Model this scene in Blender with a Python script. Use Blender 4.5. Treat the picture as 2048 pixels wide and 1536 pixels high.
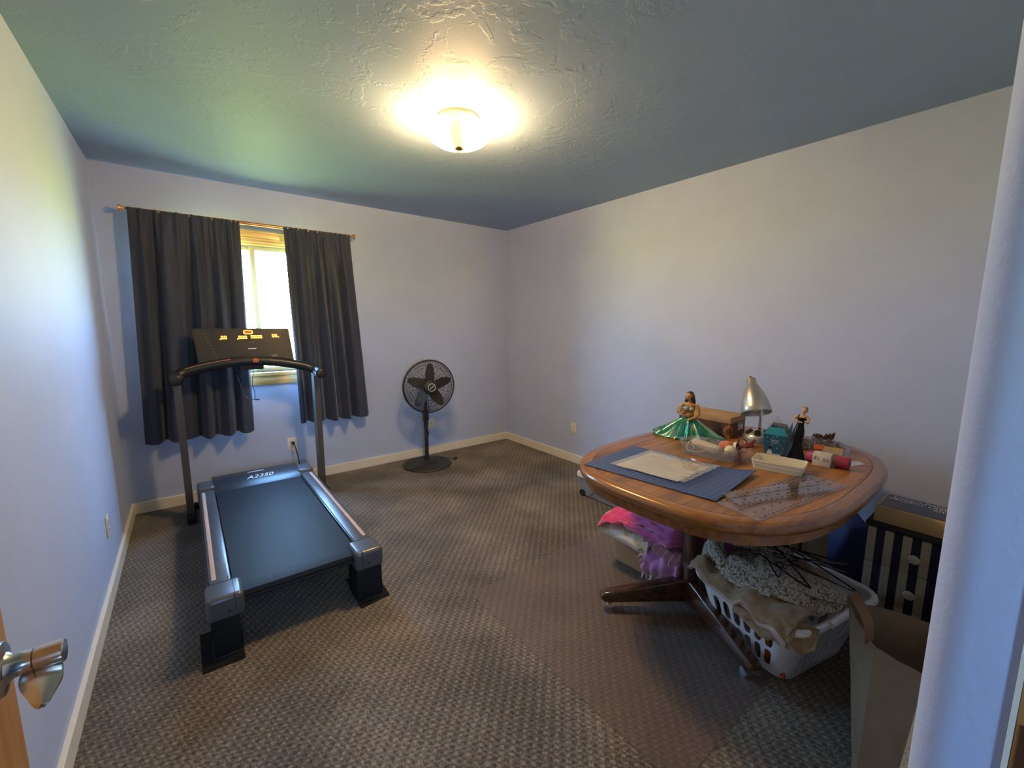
import bpy, bmesh, math, random
from mathutils import Vector, Matrix, noise

random.seed(7)
for _o in list(bpy.data.objects):
    bpy.data.objects.remove(_o, do_unlink=True)
SC = bpy.context.scene
C = SC.collection

# ------------------------------------------------------------------ camera
cam_d = bpy.data.cameras.new('camera')
cam_d.sensor_width = 36.0
cam_d.lens = 840.22 / 2048 * 36.0
cam_d.clip_start = 0.02
cam = bpy.data.objects.new('camera', cam_d)
C.objects.link(cam)
yaw, pitch, roll = 0.6595, 0.1409, 0.0016
fw = Vector((math.sin(yaw) * math.cos(pitch), math.cos(yaw) * math.cos(pitch), -math.sin(pitch)))
rt = Vector((math.cos(yaw), -math.sin(yaw), 0))
up = rt.cross(fw)
rt, up = rt * math.cos(roll) + up * math.sin(roll), up * math.cos(roll) - rt * math.sin(roll)
M = Matrix((rt, up, -fw)).transposed().to_4x4()
M.translation = Vector((0, 0, 1.3801))
cam.matrix_world = M
SC.camera = cam

# ------------------------------------------------------------------ world: bright sky over a green lawn
W = bpy.data.worlds.new('sky')
SC.world = W
W.use_nodes = True
nt = W.node_tree
nt.nodes.clear()
wo = nt.nodes.new('ShaderNodeOutputWorld')
bg = nt.nodes.new('ShaderNodeBackground')
tc = nt.nodes.new('ShaderNodeTexCoord')
sp = nt.nodes.new('ShaderNodeSeparateXYZ')
mr = nt.nodes.new('ShaderNodeMapRange')
cr = nt.nodes.new('ShaderNodeValToRGB')
nt.links.new(tc.outputs['Generated'], sp.inputs[0])
nt.links.new(sp.outputs['Z'], mr.inputs['Value'])
mr.inputs['From Min'].default_value = -1
mr.inputs['From Max'].default_value = 1
nt.links.new(mr.outputs[0], cr.inputs[0])
e = cr.color_ramp.elements
SKY_S = 36.0
e[0].position = 0.0;  e[0].color = (0.10, 0.125, 0.05, 1)  # lawn darker near the house: its shade put into the colour
e[1].position = 0.485; e[1].color = (0.64, 0.74, 0.20, 1)
k = cr.color_ramp.elements.new(0.36); k.color = (0.28, 0.34, 0.09, 1)
for p_, c_ in ((0.505, (0.50, 0.73, 1.0, 1)), (0.62, (0.35, 0.62, 1.0, 1)), (1.0, (0.21, 0.47, 1.0, 1))):
    k = cr.color_ramp.elements.new(p_); k.color = c_
nt.links.new(cr.outputs[0], bg.inputs['Color'])
bg.inputs['Strength'].default_value = SKY_S
nt.links.new(bg.outputs[0], wo.inputs[0])

# window opening as a light portal (daylight enters here)
pd = bpy.data.lights.new('window_daylight', 'AREA')
pd.shape = 'RECTANGLE'
pd.size, pd.size_y = 0.98, 1.04
pd.cycles.is_portal = True
po = bpy.data.objects.new('window_daylight', pd)
C.objects.link(po)
po.location = (0.49, 4.16, 1.505)
po.rotation_euler = (-math.pi / 2, 0, 0)

# portal of an unseen hallway window, added to light the doorway edge
pd2 = bpy.data.lights.new('added_hall_daylight', 'AREA')
pd2.shape = 'RECTANGLE'; pd2.size, pd2.size_y = 0.36, 0.5; pd2.cycles.is_portal = True
po2 = bpy.data.objects.new('added_hall_daylight', pd2); C.objects.link(po2)
po2.location = (-0.42, -1.79, 1.45); po2.rotation_euler = (math.pi / 2, 0, 0)

SC.view_settings.view_transform = 'Standard'
SC.view_settings.look = 'None'
SC.view_settings.exposure = 1.45
SC.view_settings.gamma = 1.0
SC.view_settings.use_curve_mapping = False

LAMP_COL = (1.0, 0.61, 0.27)
LAMP_S = 520.0

# ------------------------------------------------------------------ materials
def new_mat(name):
    m = bpy.data.materials.new(name); m.use_nodes = True
    t = m.node_tree; b = t.nodes['Principled BSDF']
    return m, t, b

def objcoord(t, scale=(1, 1, 1), rot=(0, 0, 0)):
    c = t.nodes.new('ShaderNodeTexCoord'); mp = t.nodes.new('ShaderNodeMapping')
    t.links.new(c.outputs['Object'], mp.inputs[0])
    mp.inputs['Scale'].default_value = scale; mp.inputs['Rotation'].default_value = rot
    return mp.outputs[0]

def noise_tex(t, vec, scale, detail=4, rough=0.55):
    n = t.nodes.new('ShaderNodeTexNoise'); n.inputs['Scale'].default_value = scale
    n.inputs['Detail'].default_value = detail; n.inputs['Roughness'].default_value = rough
    t.links.new(vec, n.inputs['Vector']); return n

def ramp(t, fac, stops, interp='LINEAR'):
    r = t.nodes.new('ShaderNodeValToRGB'); r.color_ramp.interpolation = interp
    el = r.color_ramp.elements
    while len(el) < len(stops): el.new(0.5)
    for i, (p, c) in enumerate(stops):
        el[i].position = p; el[i].color = (c[0], c[1], c[2], 1)
    t.links.new(fac, r.inputs[0]); return r.outputs[0]

def bump(t, b, h, strength, dist=0.01):
    n = t.nodes.new('ShaderNodeBump'); n.inputs['Strength'].default_value = strength
    n.inputs['Distance'].default_value = dist
    t.links.new(h, n.inputs['Height']); t.links.new(n.outputs[0], b.inputs['Normal']); return n

MATS = {}
def pm(name, col, rough=0.5, metal=0.0, vary=0.08, vscale=14, bscale=0, bstr=0.15, bdist=0.002, coat=0, spec=0.5, sheen=0, alpha=None, stretch=(1, 1, 1)):
    m, t, b = new_mat(name)
    v = objcoord(t, stretch)
    n = noise_tex(t, v, vscale)
    lo = [max(0, c * (1 - vary)) for c in col]; hi = [min(1, c * (1 + vary)) for c in col]
    t.links.new(ramp(t, n.outputs[0], ((0.3, lo), (0.7, hi))), b.inputs['Base Color'])
    b.inputs['Roughness'].default_value = rough
    b.inputs['Metallic'].default_value = metal
    b.inputs['Specular IOR Level'].default_value = spec
    if coat:
        b.inputs['Coat Weight'].default_value = coat; b.inputs['Coat Roughness'].default_value = 0.15
    if sheen:
        b.inputs['Sheen Weight'].default_value = sheen; b.inputs['Sheen Roughness'].default_value = 0.5
    if bscale:
        bump(t, b, noise_tex(t, v, bscale, 3).outputs[0], bstr, bdist)
    MATS[name] = m
    return m

def emit(name, col, s):
    m, t, b = new_mat(name)
    b.inputs['Base Color'].default_value = (0.1, 0.05, 0.02, 1)
    b.inputs['Emission Color'].default_value = (*col, 1)
    b.inputs['Emission Strength'].default_value = s
    MATS[name] = m; return m

def facing_gloss(t, f0=0.04):
    """Schlick reflectance that is the same on both sides of a thin sheet"""
    lw = t.nodes.new('ShaderNodeLayerWeight'); lw.inputs[0].default_value = 0.5
    pw = t.nodes.new('ShaderNodeMath'); pw.operation = 'POWER'; pw.inputs[1].default_value = 5.0
    t.links.new(lw.outputs['Facing'], pw.inputs[0])
    ma = t.nodes.new('ShaderNodeMath'); ma.operation = 'MULTIPLY_ADD'; ma.inputs[1].default_value = 1 - f0; ma.inputs[2].default_value = f0
    t.links.new(pw.outputs[0], ma.inputs[0]); return ma

def clear(name, tint, opac=0.25, rough=0.08, milky=None, ior=1.45):
    """clear plastic / glass: tinted transparency under a fresnel gloss, with a little milky body"""
    m = bpy.data.materials.new(name); m.use_nodes = True
    t = m.node_tree; t.nodes.clear()
    o = t.nodes.new('ShaderNodeOutputMaterial')
    tr = t.nodes.new('ShaderNodeBsdfTransparent'); tr.inputs[0].default_value = (*tint, 1)
    df = t.nodes.new('ShaderNodeBsdfDiffuse'); df.inputs[0].default_value = (*(milky or tint), 1)
    gl = t.nodes.new('ShaderNodeBsdfGlossy'); gl.inputs['Roughness'].default_value = rough
    fr = facing_gloss(t, ((ior - 1) / (ior + 1)) ** 2)
    m1 = t.nodes.new('ShaderNodeMixShader'); m2 = t.nodes.new('ShaderNodeMixShader')
    v = objcoord(t); n = noise_tex(t, v, 9)
    ma = t.nodes.new('ShaderNodeMapRange'); ma.inputs['To Min'].default_value = opac * 0.85; ma.inputs['To Max'].default_value = opac * 1.15
    t.links.new(n.outputs[0], ma.inputs['Value'])
    t.links.new(ma.outputs[0], m1.inputs[0])
    t.links.new(tr.outputs[0], m1.inputs[1]); t.links.new(df.outputs[0], m1.inputs[2])
    t.links.new(fr.outputs[0], m2.inputs[0]); t.links.new(m1.outputs[0], m2.inputs[1]); t.links.new(gl.outputs[0], m2.inputs[2])
    t.links.new(m2.outputs[0], o.inputs[0])
    MATS[name] = m; return m

def wood(name, dark, light, axis=0, scale=1.0, rough=0.35, coat=0.3, contrast=1.0):
    m, t, b = new_mat(name)
    s = [28 * scale, 28 * scale, 28 * scale]; s[axis] = 1.6 * scale
    v = objcoord(t, tuple(s))
    n1 = noise_tex(t, v, 1.3, 6, 0.65)
    s2 = [160 * scale] * 3; s2[axis] = 5 * scale
    n2 = noise_tex(t, objcoord(t, tuple(s2)), 1.0, 3)
    mx = t.nodes.new('ShaderNodeMath'); mx.operation = 'MULTIPLY_ADD'; mx.inputs[1].default_value = 0.35
    t.links.new(n2.outputs[0], mx.inputs[0]); t.links.new(n1.outputs[0], mx.inputs[2])
    w = 0.17 / contrast
    t.links.new(ramp(t, mx.outputs[0], ((0.66 - w, dark), (0.66 + w, light))), b.inputs['Base Color'])
    b.inputs['Roughness'].default_value = rough
    b.inputs['Coat Weight'].default_value = coat; b.inputs['Coat Roughness'].default_value = 0.2
    bump(t, b, mx.outputs[0], 0.08, 0.002)
    MATS[name] = m; return m

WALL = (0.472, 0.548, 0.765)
def wall_mat(name, col, tex):
    m, t, b = new_mat(name)
    v = objcoord(t)
    n = noise_tex(t, v, 3.0)
    t.links.new(ramp(t, n.outputs[0], ((0.3, [c * 0.97 for c in col]), (0.7, [min(1, c * 1.03) for c in col]))), b.inputs['Base Color'])
    b.inputs['Roughness'].default_value = 0.62
    b.inputs['Specular IOR Level'].default_value = 0.3
    if tex == 'peel':
        bump(t, b, noise_tex(t, v, 150, 2).outputs[0], 0.16, 0.004)
    else:   # skip-trowel plaster: thin raised islands with torn edges
        a = noise_tex(t, v, 5.5, 5, 0.6); a.inputs['Distortion'].default_value = 0.7
        f = noise_tex(t, v, 38, 4, 0.6)
        ad = t.nodes.new('ShaderNodeMath'); ad.operation = 'MULTIPLY_ADD'; ad.inputs[1].default_value = 0.28
        t.links.new(f.outputs[0], ad.inputs[0]); t.links.new(a.outputs[0], ad.inputs[2])
        r = ramp(t, ad.outputs[0], ((0.66, (0, 0, 0)), (0.71, (1, 1, 1))))
        r2 = noise_tex(t, v, 120, 2)
        ad2 = t.nodes.new('ShaderNodeMath'); ad2.operation = 'MULTIPLY_ADD'; ad2.inputs[1].default_value = 0.35
        t.links.new(r2.outputs[0], ad2.inputs[0]); t.links.new(r, ad2.inputs[2])
        bump(t, b, ad2.outputs[0], 0.24, 0.004)
    MATS[name] = m; return m

wall_mat('wall_paint', WALL, 'peel')
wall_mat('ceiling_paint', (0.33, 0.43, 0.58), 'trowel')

def carpet_mat():
    m, t, b = new_mat('carpet')
    v = objcoord(t, rot=(0, 0, math.radians(45)))
    s = t.nodes.new('ShaderNodeSeparateXYZ')
    # wobble the rows a little
    nz = noise_tex(t, v, 34, 3)
    mxv = t.nodes.new('ShaderNodeVectorMath'); mxv.operation = 'MULTIPLY_ADD'
    mxv.inputs[1].default_value = (0.022, 0.022, 0)
    t.links.new(nz.outputs['Color'], mxv.inputs[0]); t.links.new(v, mxv.inputs[2])
    t.links.new(mxv.outputs[0], s.inputs[0])
    def wave(out, period, ph=0.0):
        a = t.nodes.new('ShaderNodeMath'); a.operation = 'MULTIPLY_ADD'
        a.inputs[1].default_value = 2 * math.pi / period; a.inputs[2].default_value = ph
        t.links.new(out, a.inputs[0])
        c = t.nodes.new('ShaderNodeMath'); c.operation = 'SINE'; t.links.new(a.outputs[0], c.inputs[0]); return c.outputs[0]
    w1 = wave(s.outputs['X'], 0.036); w2 = wave(s.outputs['Y'], 0.021)
    ml = t.nodes.new('ShaderNodeMath'); ml.operation = 'MULTIPLY'; t.links.new(w1, ml.inputs[0]); t.links.new(w2, ml.inputs[1])
    ad = t.nodes.new('ShaderNodeMath'); ad.operation = 'MULTIPLY_ADD'; ad.inputs[1].default_value = 0.55
    t.links.new(w1, ad.inputs[0]); t.links.new(ml.outputs[0], ad.inputs[2])
    fine = noise_tex(t, v, 120, 4, 0.75)
    a2 = t.nodes.new('ShaderNodeMath'); a2.operation = 'MULTIPLY_ADD'; a2.inputs[1].default_value = 5.2
    dm = t.nodes.new('ShaderNodeMath'); dm.operation = 'MULTIPLY'; dm.inputs[1].default_value = 0.55; t.links.new(ad.outputs[0], dm.inputs[0])
    t.links.new(fine.outputs[0], a2.inputs[0]); t.links.new(dm.outputs[0], a2.inputs[2])
    patch = noise_tex(t, v, 2.2, 3)
    a3 = t.nodes.new('ShaderNodeMath'); a3.operation = 'MULTIPLY_ADD'; a3.inputs[1].default_value = 2.8
    t.links.new(patch.outputs[0], a3.inputs[0]); t.links.new(a2.outputs[0], a3.inputs[2])
    mrn = t.nodes.new('ShaderNodeMapRange'); mrn.inputs['From Min'].default_value = 2.6; mrn.inputs['From Max'].default_value = 5.6
    t.links.new(a3.outputs[0], mrn.inputs['Value'])
    t.links.new(ramp(t, mrn.outputs[0], ((0.0, (0.030, 0.025, 0.020)), (0.45, (0.135, 0.112, 0.090)), (1.0, (0.42, 0.355, 0.285)))), b.inputs['Base Color'])
    b.inputs['Roughness'].default_value = 0.95; b.inputs['Specular IOR Level'].default_value = 0.1
    b.inputs['Sheen Weight'].default_value = 0.15
    bump(t, b, a2.outputs[0], 0.5, 0.006)
    MATS['carpet'] = m
carpet_mat()

pm('trim_white', (0.80, 0.74, 0.62), 0.4, vary=0.03)
wood('oak_window', (0.42, 0.22, 0.06), (0.80, 0.52, 0.20), 0, 1.0, 0.35)
wood('oak_window_v', (0.42, 0.22, 0.06), (0.80, 0.52, 0.20), 2, 1.0, 0.35)
wood('door_wood', (0.40, 0.19, 0.06), (0.62, 0.34, 0.13), 2, 0.7, 0.4)
pm('vinyl_sash', (0.34, 0.28, 0.16), 0.4, vary=0.03)
m_, t_, b_ = new_mat('window_glass'); t_.nodes.clear()
o_ = t_.nodes.new('ShaderNodeOutputMaterial'); a_ = t_.nodes.new('ShaderNodeBsdfTransparent'); g_ = t_.nodes.new('ShaderNodeBsdfGlossy')
g_.inputs['Roughness'].default_value = 0.02; f_ = facing_gloss(t_); x_ = t_.nodes.new('ShaderNodeMixShader')
a_.inputs[0].default_value = (0.95, 0.97, 0.96, 1)
t_.links.new(f_.outputs[0], x_.inputs[0]); t_.links.new(a_.outputs[0], x_.inputs[1]); t_.links.new(g_.outputs[0], x_.inputs[2]); t_.links.new(x_.outputs[0], o_.inputs[0])
MATS['window_glass'] = m_
pm('nickel', (0.62, 0.60, 0.57), 0.22, 1.0, vary=0.04)
pm('ivory_plate', (0.78, 0.72, 0.60), 0.35, vary=0.02)
pm('black_hole', (0.02, 0.02, 0.02), 0.6, vary=0.0)
pm('copper', (0.72, 0.34, 0.16), 0.3, 0.85, vary=0.12, vscale=20)
pm('bronze_dark', (0.16, 0.09, 0.06), 0.35, 0.7, vary=0.2)
pm('black_plastic', (0.018, 0.018, 0.02), 0.35, vary=0.15, bscale=300, bstr=0.05)
pm('black_matte', (0.009, 0.009, 0.010), 0.6, vary=0.2, spec=0.2)

# ------------------------------------------------------------------ mesh helpers
FR = [Matrix.Identity(4)]
BASES = {}

class B:
    """collects shapes; build() makes ONE mesh object of them"""
    def __init__(s): s.bm = bmesh.new()
    def _add(s, tb, M=None):
        if M is not None: bmesh.ops.transform(tb, matrix=M, verts=tb.verts)
        me = bpy.data.meshes.new('tmp'); tb.to_mesh(me); tb.free()
        s.bm.from_mesh(me); bpy.data.meshes.remove(me); return s
    def box(s, c, size, rot=(0, 0, 0), bev=0.0, seg=2, M=None):
        tb = bmesh.new(); bmesh.ops.create_cube(tb, size=1.0)
        bmesh.ops.scale(tb, vec=size, verts=tb.verts)
        if bev:
            bmesh.ops.bevel(tb, geom=tb.edges[:], offset=min(bev, min(size) * 0.49), segments=seg, profile=0.5, affect='EDGES')
        from mathutils import Euler
        R = Matrix.Translation(c) @ Euler(rot).to_matrix().to_4x4()
        return s._add(tb, R if M is None else M @ R)
    def bb(s, x0, x1, y0, y1, z0, z1, bev=0.0, seg=2):
        return s.box(((x0 + x1) / 2, (y0 + y1) / 2, (z0 + z1) / 2), (abs(x1 - x0), abs(y1 - y0), abs(z1 - z0)), bev=bev, seg=seg)
    def tube(s, pts, r, n=8, closed=False, caps=True, flat=1.0):
        pts = [Vector(p) for p in pts]; N = len(pts)
        rr = r if isinstance(r, (list, tuple)) else [r] * N
        rings = []; up0 = None
        for i, p in enumerate(pts):
            if closed: d = pts[(i + 1) % N] - pts[i - 1]
            else: d = pts[min(i + 1, N - 1)] - pts[max(i - 1, 0)]
            d.normalize()
            if up0 is None:
                up0 = Vector((0, 0, 1)) if abs(d.z) < 0.9 else Vector((1, 0, 0))
            u = (up0 - d * up0.dot(d)); 
            if u.length < 1e-5: u = d.orthogonal()
            u.normalize(); w = d.cross(u); up0 = u
            rings.append([s.bm.verts.new(p + (u * math.cos(2 * math.pi * k / n) * flat + w * math.sin(2 * math.pi * k / n)) * rr[i]) for k in range(n)])
        for i in range(N if closed else N - 1):
            a, b = rings[i], rings[(i + 1) % N]
            for k in range(n):
                s.bm.faces.new((a[k], a[(k + 1) % n], b[(k + 1) % n], b[k]))
        if caps and not closed:
            s.bm.faces.new(rings[0]); s.bm.faces.new(list(reversed(rings[-1])))
        return s
    def lathe(s, prof, n=24, M=None, caps=True):
        """prof: (radius, z) pairs round local z"""
        tb = bmesh.new(); rings = []
        for r, z in prof:
            rings.append([tb.verts.new((r * math.cos(2 * math.pi * k / n), r * math.sin(2 * math.pi * k / n), z)) for k in range(n)])
        for a, b in zip(rings, rings[1:]):
            for k in range(n): tb.faces.new((a[k], a[(k + 1) % n], b[(k + 1) % n], b[k]))
        if caps:
            if prof[0][0] > 1e-6: tb.faces.new(list(reversed(rings[0])))
            if prof[-1][0] > 1e-6: tb.faces.new(rings[-1])
        bmesh.ops.remove_doubles(tb, verts=tb.verts, dist=1e-6)
        return s._add(tb, M)
    def prism(s, poly, z0, z1, M=None, bev=0):
        tb = bmesh.new()
        a = [tb.verts.new((p[0], p[1], z0)) for p in poly]; b = [tb.verts.new((p[0], p[1], z1)) for p in poly]
        n = len(poly)
        tb.faces.new(list(reversed(a))); top = tb.faces.new(b)
        for k in range(n): tb.faces.new((a[k], a[(k + 1) % n], b[(k + 1) % n], b[k]))
        if bev:
            es = [e_ for e_ in tb.edges if (e_.verts[0].co.z > max(z0, z1) - 1e-6 and e_.verts[1].co.z > max(z0, z1) - 1e-6)]
            bmesh.ops.bevel(tb, geom=es, offset=bev, segments=2, profile=0.5, affect='EDGES')
        return s._add(tb, M)
    def ring(s, outer, inner, z0, z1, M=None):
        """flat ring between two loops of equal length"""
        tb = bmesh.new(); n = len(outer)
        L = [[tb.verts.new((p[0], p[1], z)) for p in loop] for z in (z0, z1) for loop in (outer, inner)]
        for k in range(n):
            j = (k + 1) % n
            tb.faces.new((L[2][k], L[2][j], L[3][j], L[3][k])); tb.faces.new((L[0][j], L[0][k], L[1][k], L[1][j]))
            tb.faces.new((L[0][k], L[0][j], L[2][j], L[2][k])); tb.faces.new((L[1][j], L[1][k], L[3][k], L[3][j]))
        return s._add(tb, M)
    def ell(s, c, r, rot=(0, 0, 0), u=16, v=10):
        from mathutils import Euler
        tb = bmesh.new(); bmesh.ops.create_uvsphere(tb, u_segments=u, v_segments=v, radius=1.0)
        r = (r, r, r) if not isinstance(r, (tuple, list)) else r
        return s._add(tb, Matrix.Translation(c) @ Euler(rot).to_matrix().to_4x4() @ Matrix.Diagonal((*r, 1)))
    def sheet(s, f, nu, nv, th=0.002):
        """a cloth: f(u,v) -> point, given thickness along its normals"""
        P = [[Vector(f(i / nu, j / nv)) for j in range(nv + 1)] for i in range(nu + 1)]
        top = []; bot = []
        for i in range(nu + 1):
            tr, br = [], []
            for j in range(nv + 1):
                du = P[min(i + 1, nu)][j] - P[max(i - 1, 0)][j]; dv = P[i][min(j + 1, nv)] - P[i][max(j - 1, 0)]
                n = du.cross(dv)
                n = n.normalized() if n.length > 1e-12 else Vector((0, 0, 1))
                tr.append(s.bm.verts.new(P[i][j] + n * th / 2)); br.append(s.bm.verts.new(P[i][j] - n * th / 2))
            top.append(tr); bot.append(br)
        F = s.bm.faces.new
        for i in range(nu):
            for j in range(nv):
                F((top[i][j], top[i + 1][j], top[i + 1][j + 1], top[i][j + 1])); F((bot[i][j + 1], bot[i + 1][j + 1], bot[i + 1][j], bot[i][j]))
        for i in range(nu):
            F((top[i + 1][0], top[i][0], bot[i][0], bot[i + 1][0])); F((top[i][nv], top[i + 1][nv], bot[i + 1][nv], bot[i][nv]))
        for j in range(nv):
            F((top[0][j], top[0][j + 1], bot[0][j + 1], bot[0][j])); F((top[nu][j + 1], top[nu][j], bot[nu][j], bot[nu][j + 1]))
        return s
    def quad(s, pts):
        s.bm.faces.new([s.bm.verts.new(p) for p in pts]); return s
    def build(s, name, mat, parent=None, base=None, smooth=35, recalc=True):
        if recalc: bmesh.ops.recalc_face_normals(s.bm, faces=s.bm.faces)
        off = Vector(base) if base is not None else (BASES.get(parent.name, Vector()) if parent else Vector())
        bmesh.ops.transform(s.bm, matrix=Matrix.Translation(-off) @ FR[0], verts=s.bm.verts)
        me = bpy.data.meshes.new(name); s.bm.to_mesh(me); s.bm.free()
        me.materials.append(MATS[mat] if isinstance(mat, str) else mat)
        if smooth:
            me.polygons.foreach_set('use_smooth', [True] * len(me.polygons))
            me.set_sharp_from_angle(angle=math.radians(smooth))
        o = bpy.data.objects.new(name, me); C.objects.link(o)
        if parent:
            o.parent = parent; BASES[o.name] = off
        else:
            o.location = off; BASES[o.name] = off
        return o

def tag(o, label, cat, group=None, kind=None):
    o['label'] = label; o['category'] = cat
    if group: o['group'] = group
    if kind: o['kind'] = kind
    return o

def thing(name, label, cat, base, group=None):
    o = bpy.data.objects.new(name, None); C.objects.link(o)
    o.empty_display_size = 0.05
    o.location = base; BASES[o.name] = Vector(base)
    return tag(o, label, cat, group)

def remeshed(s, name, mat, parent, voxel, base=None, smooth_it=3):
    """one continuous skin over everything in builder s"""
    o = s.build(name + '_raw', mat, None, base=(0, 0, 0), smooth=0)
    md = o.modifiers.new('r', 'REMESH'); md.mode = 'VOXEL'; md.voxel_size = voxel
    sm = o.modifiers.new('s', 'SMOOTH'); sm.factor = 0.5; sm.iterations = smooth_it
    bpy.context.view_layer.update()
    dg = bpy.context.evaluated_depsgraph_get()
    me = bpy.data.meshes.new_from_object(o.evaluated_get(dg))
    bpy.data.objects.remove(o, do_unlink=True)
    off = Vector(base) if base is not None else BASES.get(parent.name, Vector())
    me.transform(Matrix.Translation(-off)); me.name = name
    me.polygons.foreach_set('use_smooth', [True] * len(me.polygons))
    me.materials.clear(); me.materials.append(MATS[mat])
    r = bpy.data.objects.new(name, me); C.objects.link(r)
    r.parent = parent
    if not parent: r.location = off
    BASES[r.name] = off
    return r

def text(name, s, size, M, mat, parent, ext=0.0003, shear=0.0, space=1.0):
    cu = bpy.data.curves.new('txt', 'FONT'); cu.body = s; cu.size = size; cu.extrude = ext; cu.align_x = 'CENTER'; cu.align_y = 'CENTER'
    cu.shear = shear; cu.space_character = space; cu.resolution_u = 3
    o = bpy.data.objects.new('txt', cu); C.objects.link(o)
    bpy.context.view_layer.update()
    me = bpy.data.meshes.new_from_object(o.evaluated_get(bpy.context.evaluated_depsgraph_get()))
    bpy.data.objects.remove(o, do_unlink=True); bpy.data.curves.remove(cu)
    off = BASES.get(parent.name, Vector())
    me.transform(Matrix.Translation(-off) @ FR[0] @ M); me.name = name
    me.materials.clear(); me.materials.append(MATS[mat])
    r = bpy.data.objects.new(name, me); C.objects.link(r); r.parent = parent; BASES[r.name] = off
    return r

def frame(o, x, y, z=None):
    """matrix from origin and axes"""
    x = Vector(x).normalized(); y = Vector(y).normalized()
    z = x.cross(y).normalized(); y = z.cross(x)
    m = Matrix((x, y, z)).transposed().to_4x4(); m.translation = Vector(o); return m

def rz(o, deg):
    return Matrix.Translation(o) @ Matrix.Rotation(math.radians(deg), 4, 'Z')

def rrect(w, d, r, n=6):
    """rounded rectangle loop centred on the origin"""
    out = []
    for cx, cy, a0 in ((w / 2 - r, d / 2 - r, 0), (-w / 2 + r, d / 2 - r, 90), (-w / 2 + r, -d / 2 + r, 180), (w / 2 - r, -d / 2 + r, 270)):
        for k in range(n + 1):
            a = math.radians(a0 + 90 * k / n); out.append((cx + r * math.cos(a), cy + r * math.sin(a)))
    return out

def nz(x, y, z=0.0, s=1.0):
    return noise.noise(Vector((x * s, y * s, z * s)))

# ------------------------------------------------------------------ the room
XL, XR, YB, H = -0.4077, 3.0164, 3.9928, 2.44
def struct(name, b, mat, label, cat, base=(0, 0, 0), smooth=35, parent=None):
    o = b.build(name, mat, parent, base=None if parent else base, smooth=smooth)
    if not parent: tag(o, label, cat, kind='structure')
    return o

YS = 0.047                      # room face of the wall with the doorway
XA = 0.55                       # right side of the doorway
b = B(); b.bb(-1.3, XR + 0.12, -1.8, YB + 0.12, -0.1, 0.0)
struct('floor', b, 'carpet', 'brown and grey patterned loop carpet covering the whole floor', 'floor')
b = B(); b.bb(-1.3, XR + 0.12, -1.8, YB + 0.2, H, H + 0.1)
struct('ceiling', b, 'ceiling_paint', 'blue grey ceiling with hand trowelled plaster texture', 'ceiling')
b = B(); b.bb(XL - 0.12, XL, 0.0, YB + 0.2, 0, H)
struct('wall_left', b, 'wall_paint', 'pale blue wall on the left beside the treadmill', 'wall')
b = B(); b.bb(XR, XR + 0.12, 0.0, YB + 0.2, 0, H)
struct('wall_right', b, 'wall_paint', 'long pale blue bare wall behind the oak table', 'wall')
WX0, WX1, WZ0, WZ1 = 0.0, 0.98, 0.985, 2.025
b = B()
b.bb(XL - 0.12, WX0, YB, YB + 0.16, 0, H); b.bb(WX1, XR + 0.12, YB, YB + 0.16, 0, H)
b.bb(WX0, WX1, YB, YB + 0.16, 0, WZ0); b.bb(WX0, WX1, YB, YB + 0.16, WZ1, H)
struct('wall_back', b, 'wall_paint', 'pale blue far wall holding the curtained window', 'wall')
# wall with the doorway: rounded (bullnose) drywall corner at the right of the opening
R = 0.03; cy = 0.0171
prof = [(XR + 0.1, cy + R)] + [(XA + R + R * math.cos(math.radians(a)), cy + R * math.sin(math.radians(a))) for a in range(90, 181, 6)] + [(XA, -0.012), (XA + 0.1, -0.012), (XA + 0.1, -0.06), (XR + 0.1, -0.06)]
b = B(); b.prism(prof, 0, H)
struct('wall_front', b, 'wall_paint', 'pale blue wall end with rounded corner at the right of the doorway', 'wall')
b = B(); b.bb(-1.3, -0.26, -0.06, 0.0, 0, H)
struct('wall_front_hinge', b, 'wall_paint', 'narrow pale blue wall strip at the hinge side of the doorway', 'wall')
b = B(); b.bb(-0.30, 0.66, -0.06, 0.0, 2.07, H)
struct('wall_front_header', b, 'wall_paint', 'pale blue wall piece above the doorway', 'wall')
b = B(); b.bb(-1.3, -0.60, -1.8, -1.7, 0, H); b.bb(-0.24, XR + 0.12, -1.8, -1.7, 0, H); b.bb(-0.60, -0.24, -1.8, -1.7, 0, 1.2); b.bb(-0.60, -0.24, -1.8, -1.7, 1.7, H); b.bb(-1.3, -1.2, -1.8, 0.0, 0, H); b.bb(XR, XR + .12, -1.8, 0.0, 0, H)
struct('wall_hall', b, 'wall_paint', 'hallway walls behind the doorway', 'wall')
# door jamb on the right: white bead, wood jamb and strike plate
jr = thing('trim_1', 'oak door jamb with white bead and dark strike plate at the right edge', 'door jamb', (XA, -0.04, 0)); jr['kind'] = 'structure'
b = B(); b.bb(XA - 0.003, XA + 0.02, -0.0155, -0.0118, 0, 2.05); b.build('bead', 'trim_white', jr)
b = B(); b.bb(XA - 0.002, XA + 0.09, -0.16, -0.0155, 0, 2.05, bev=0.002); b.build('jamb_board', 'door_wood', jr)
b = B(); b.bb(XA - 0.004, XA, -0.055, -0.0185, 0.955, 1.035, bev=0.001); b.build('strike_plate', 'bronze_dark', jr)

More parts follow.
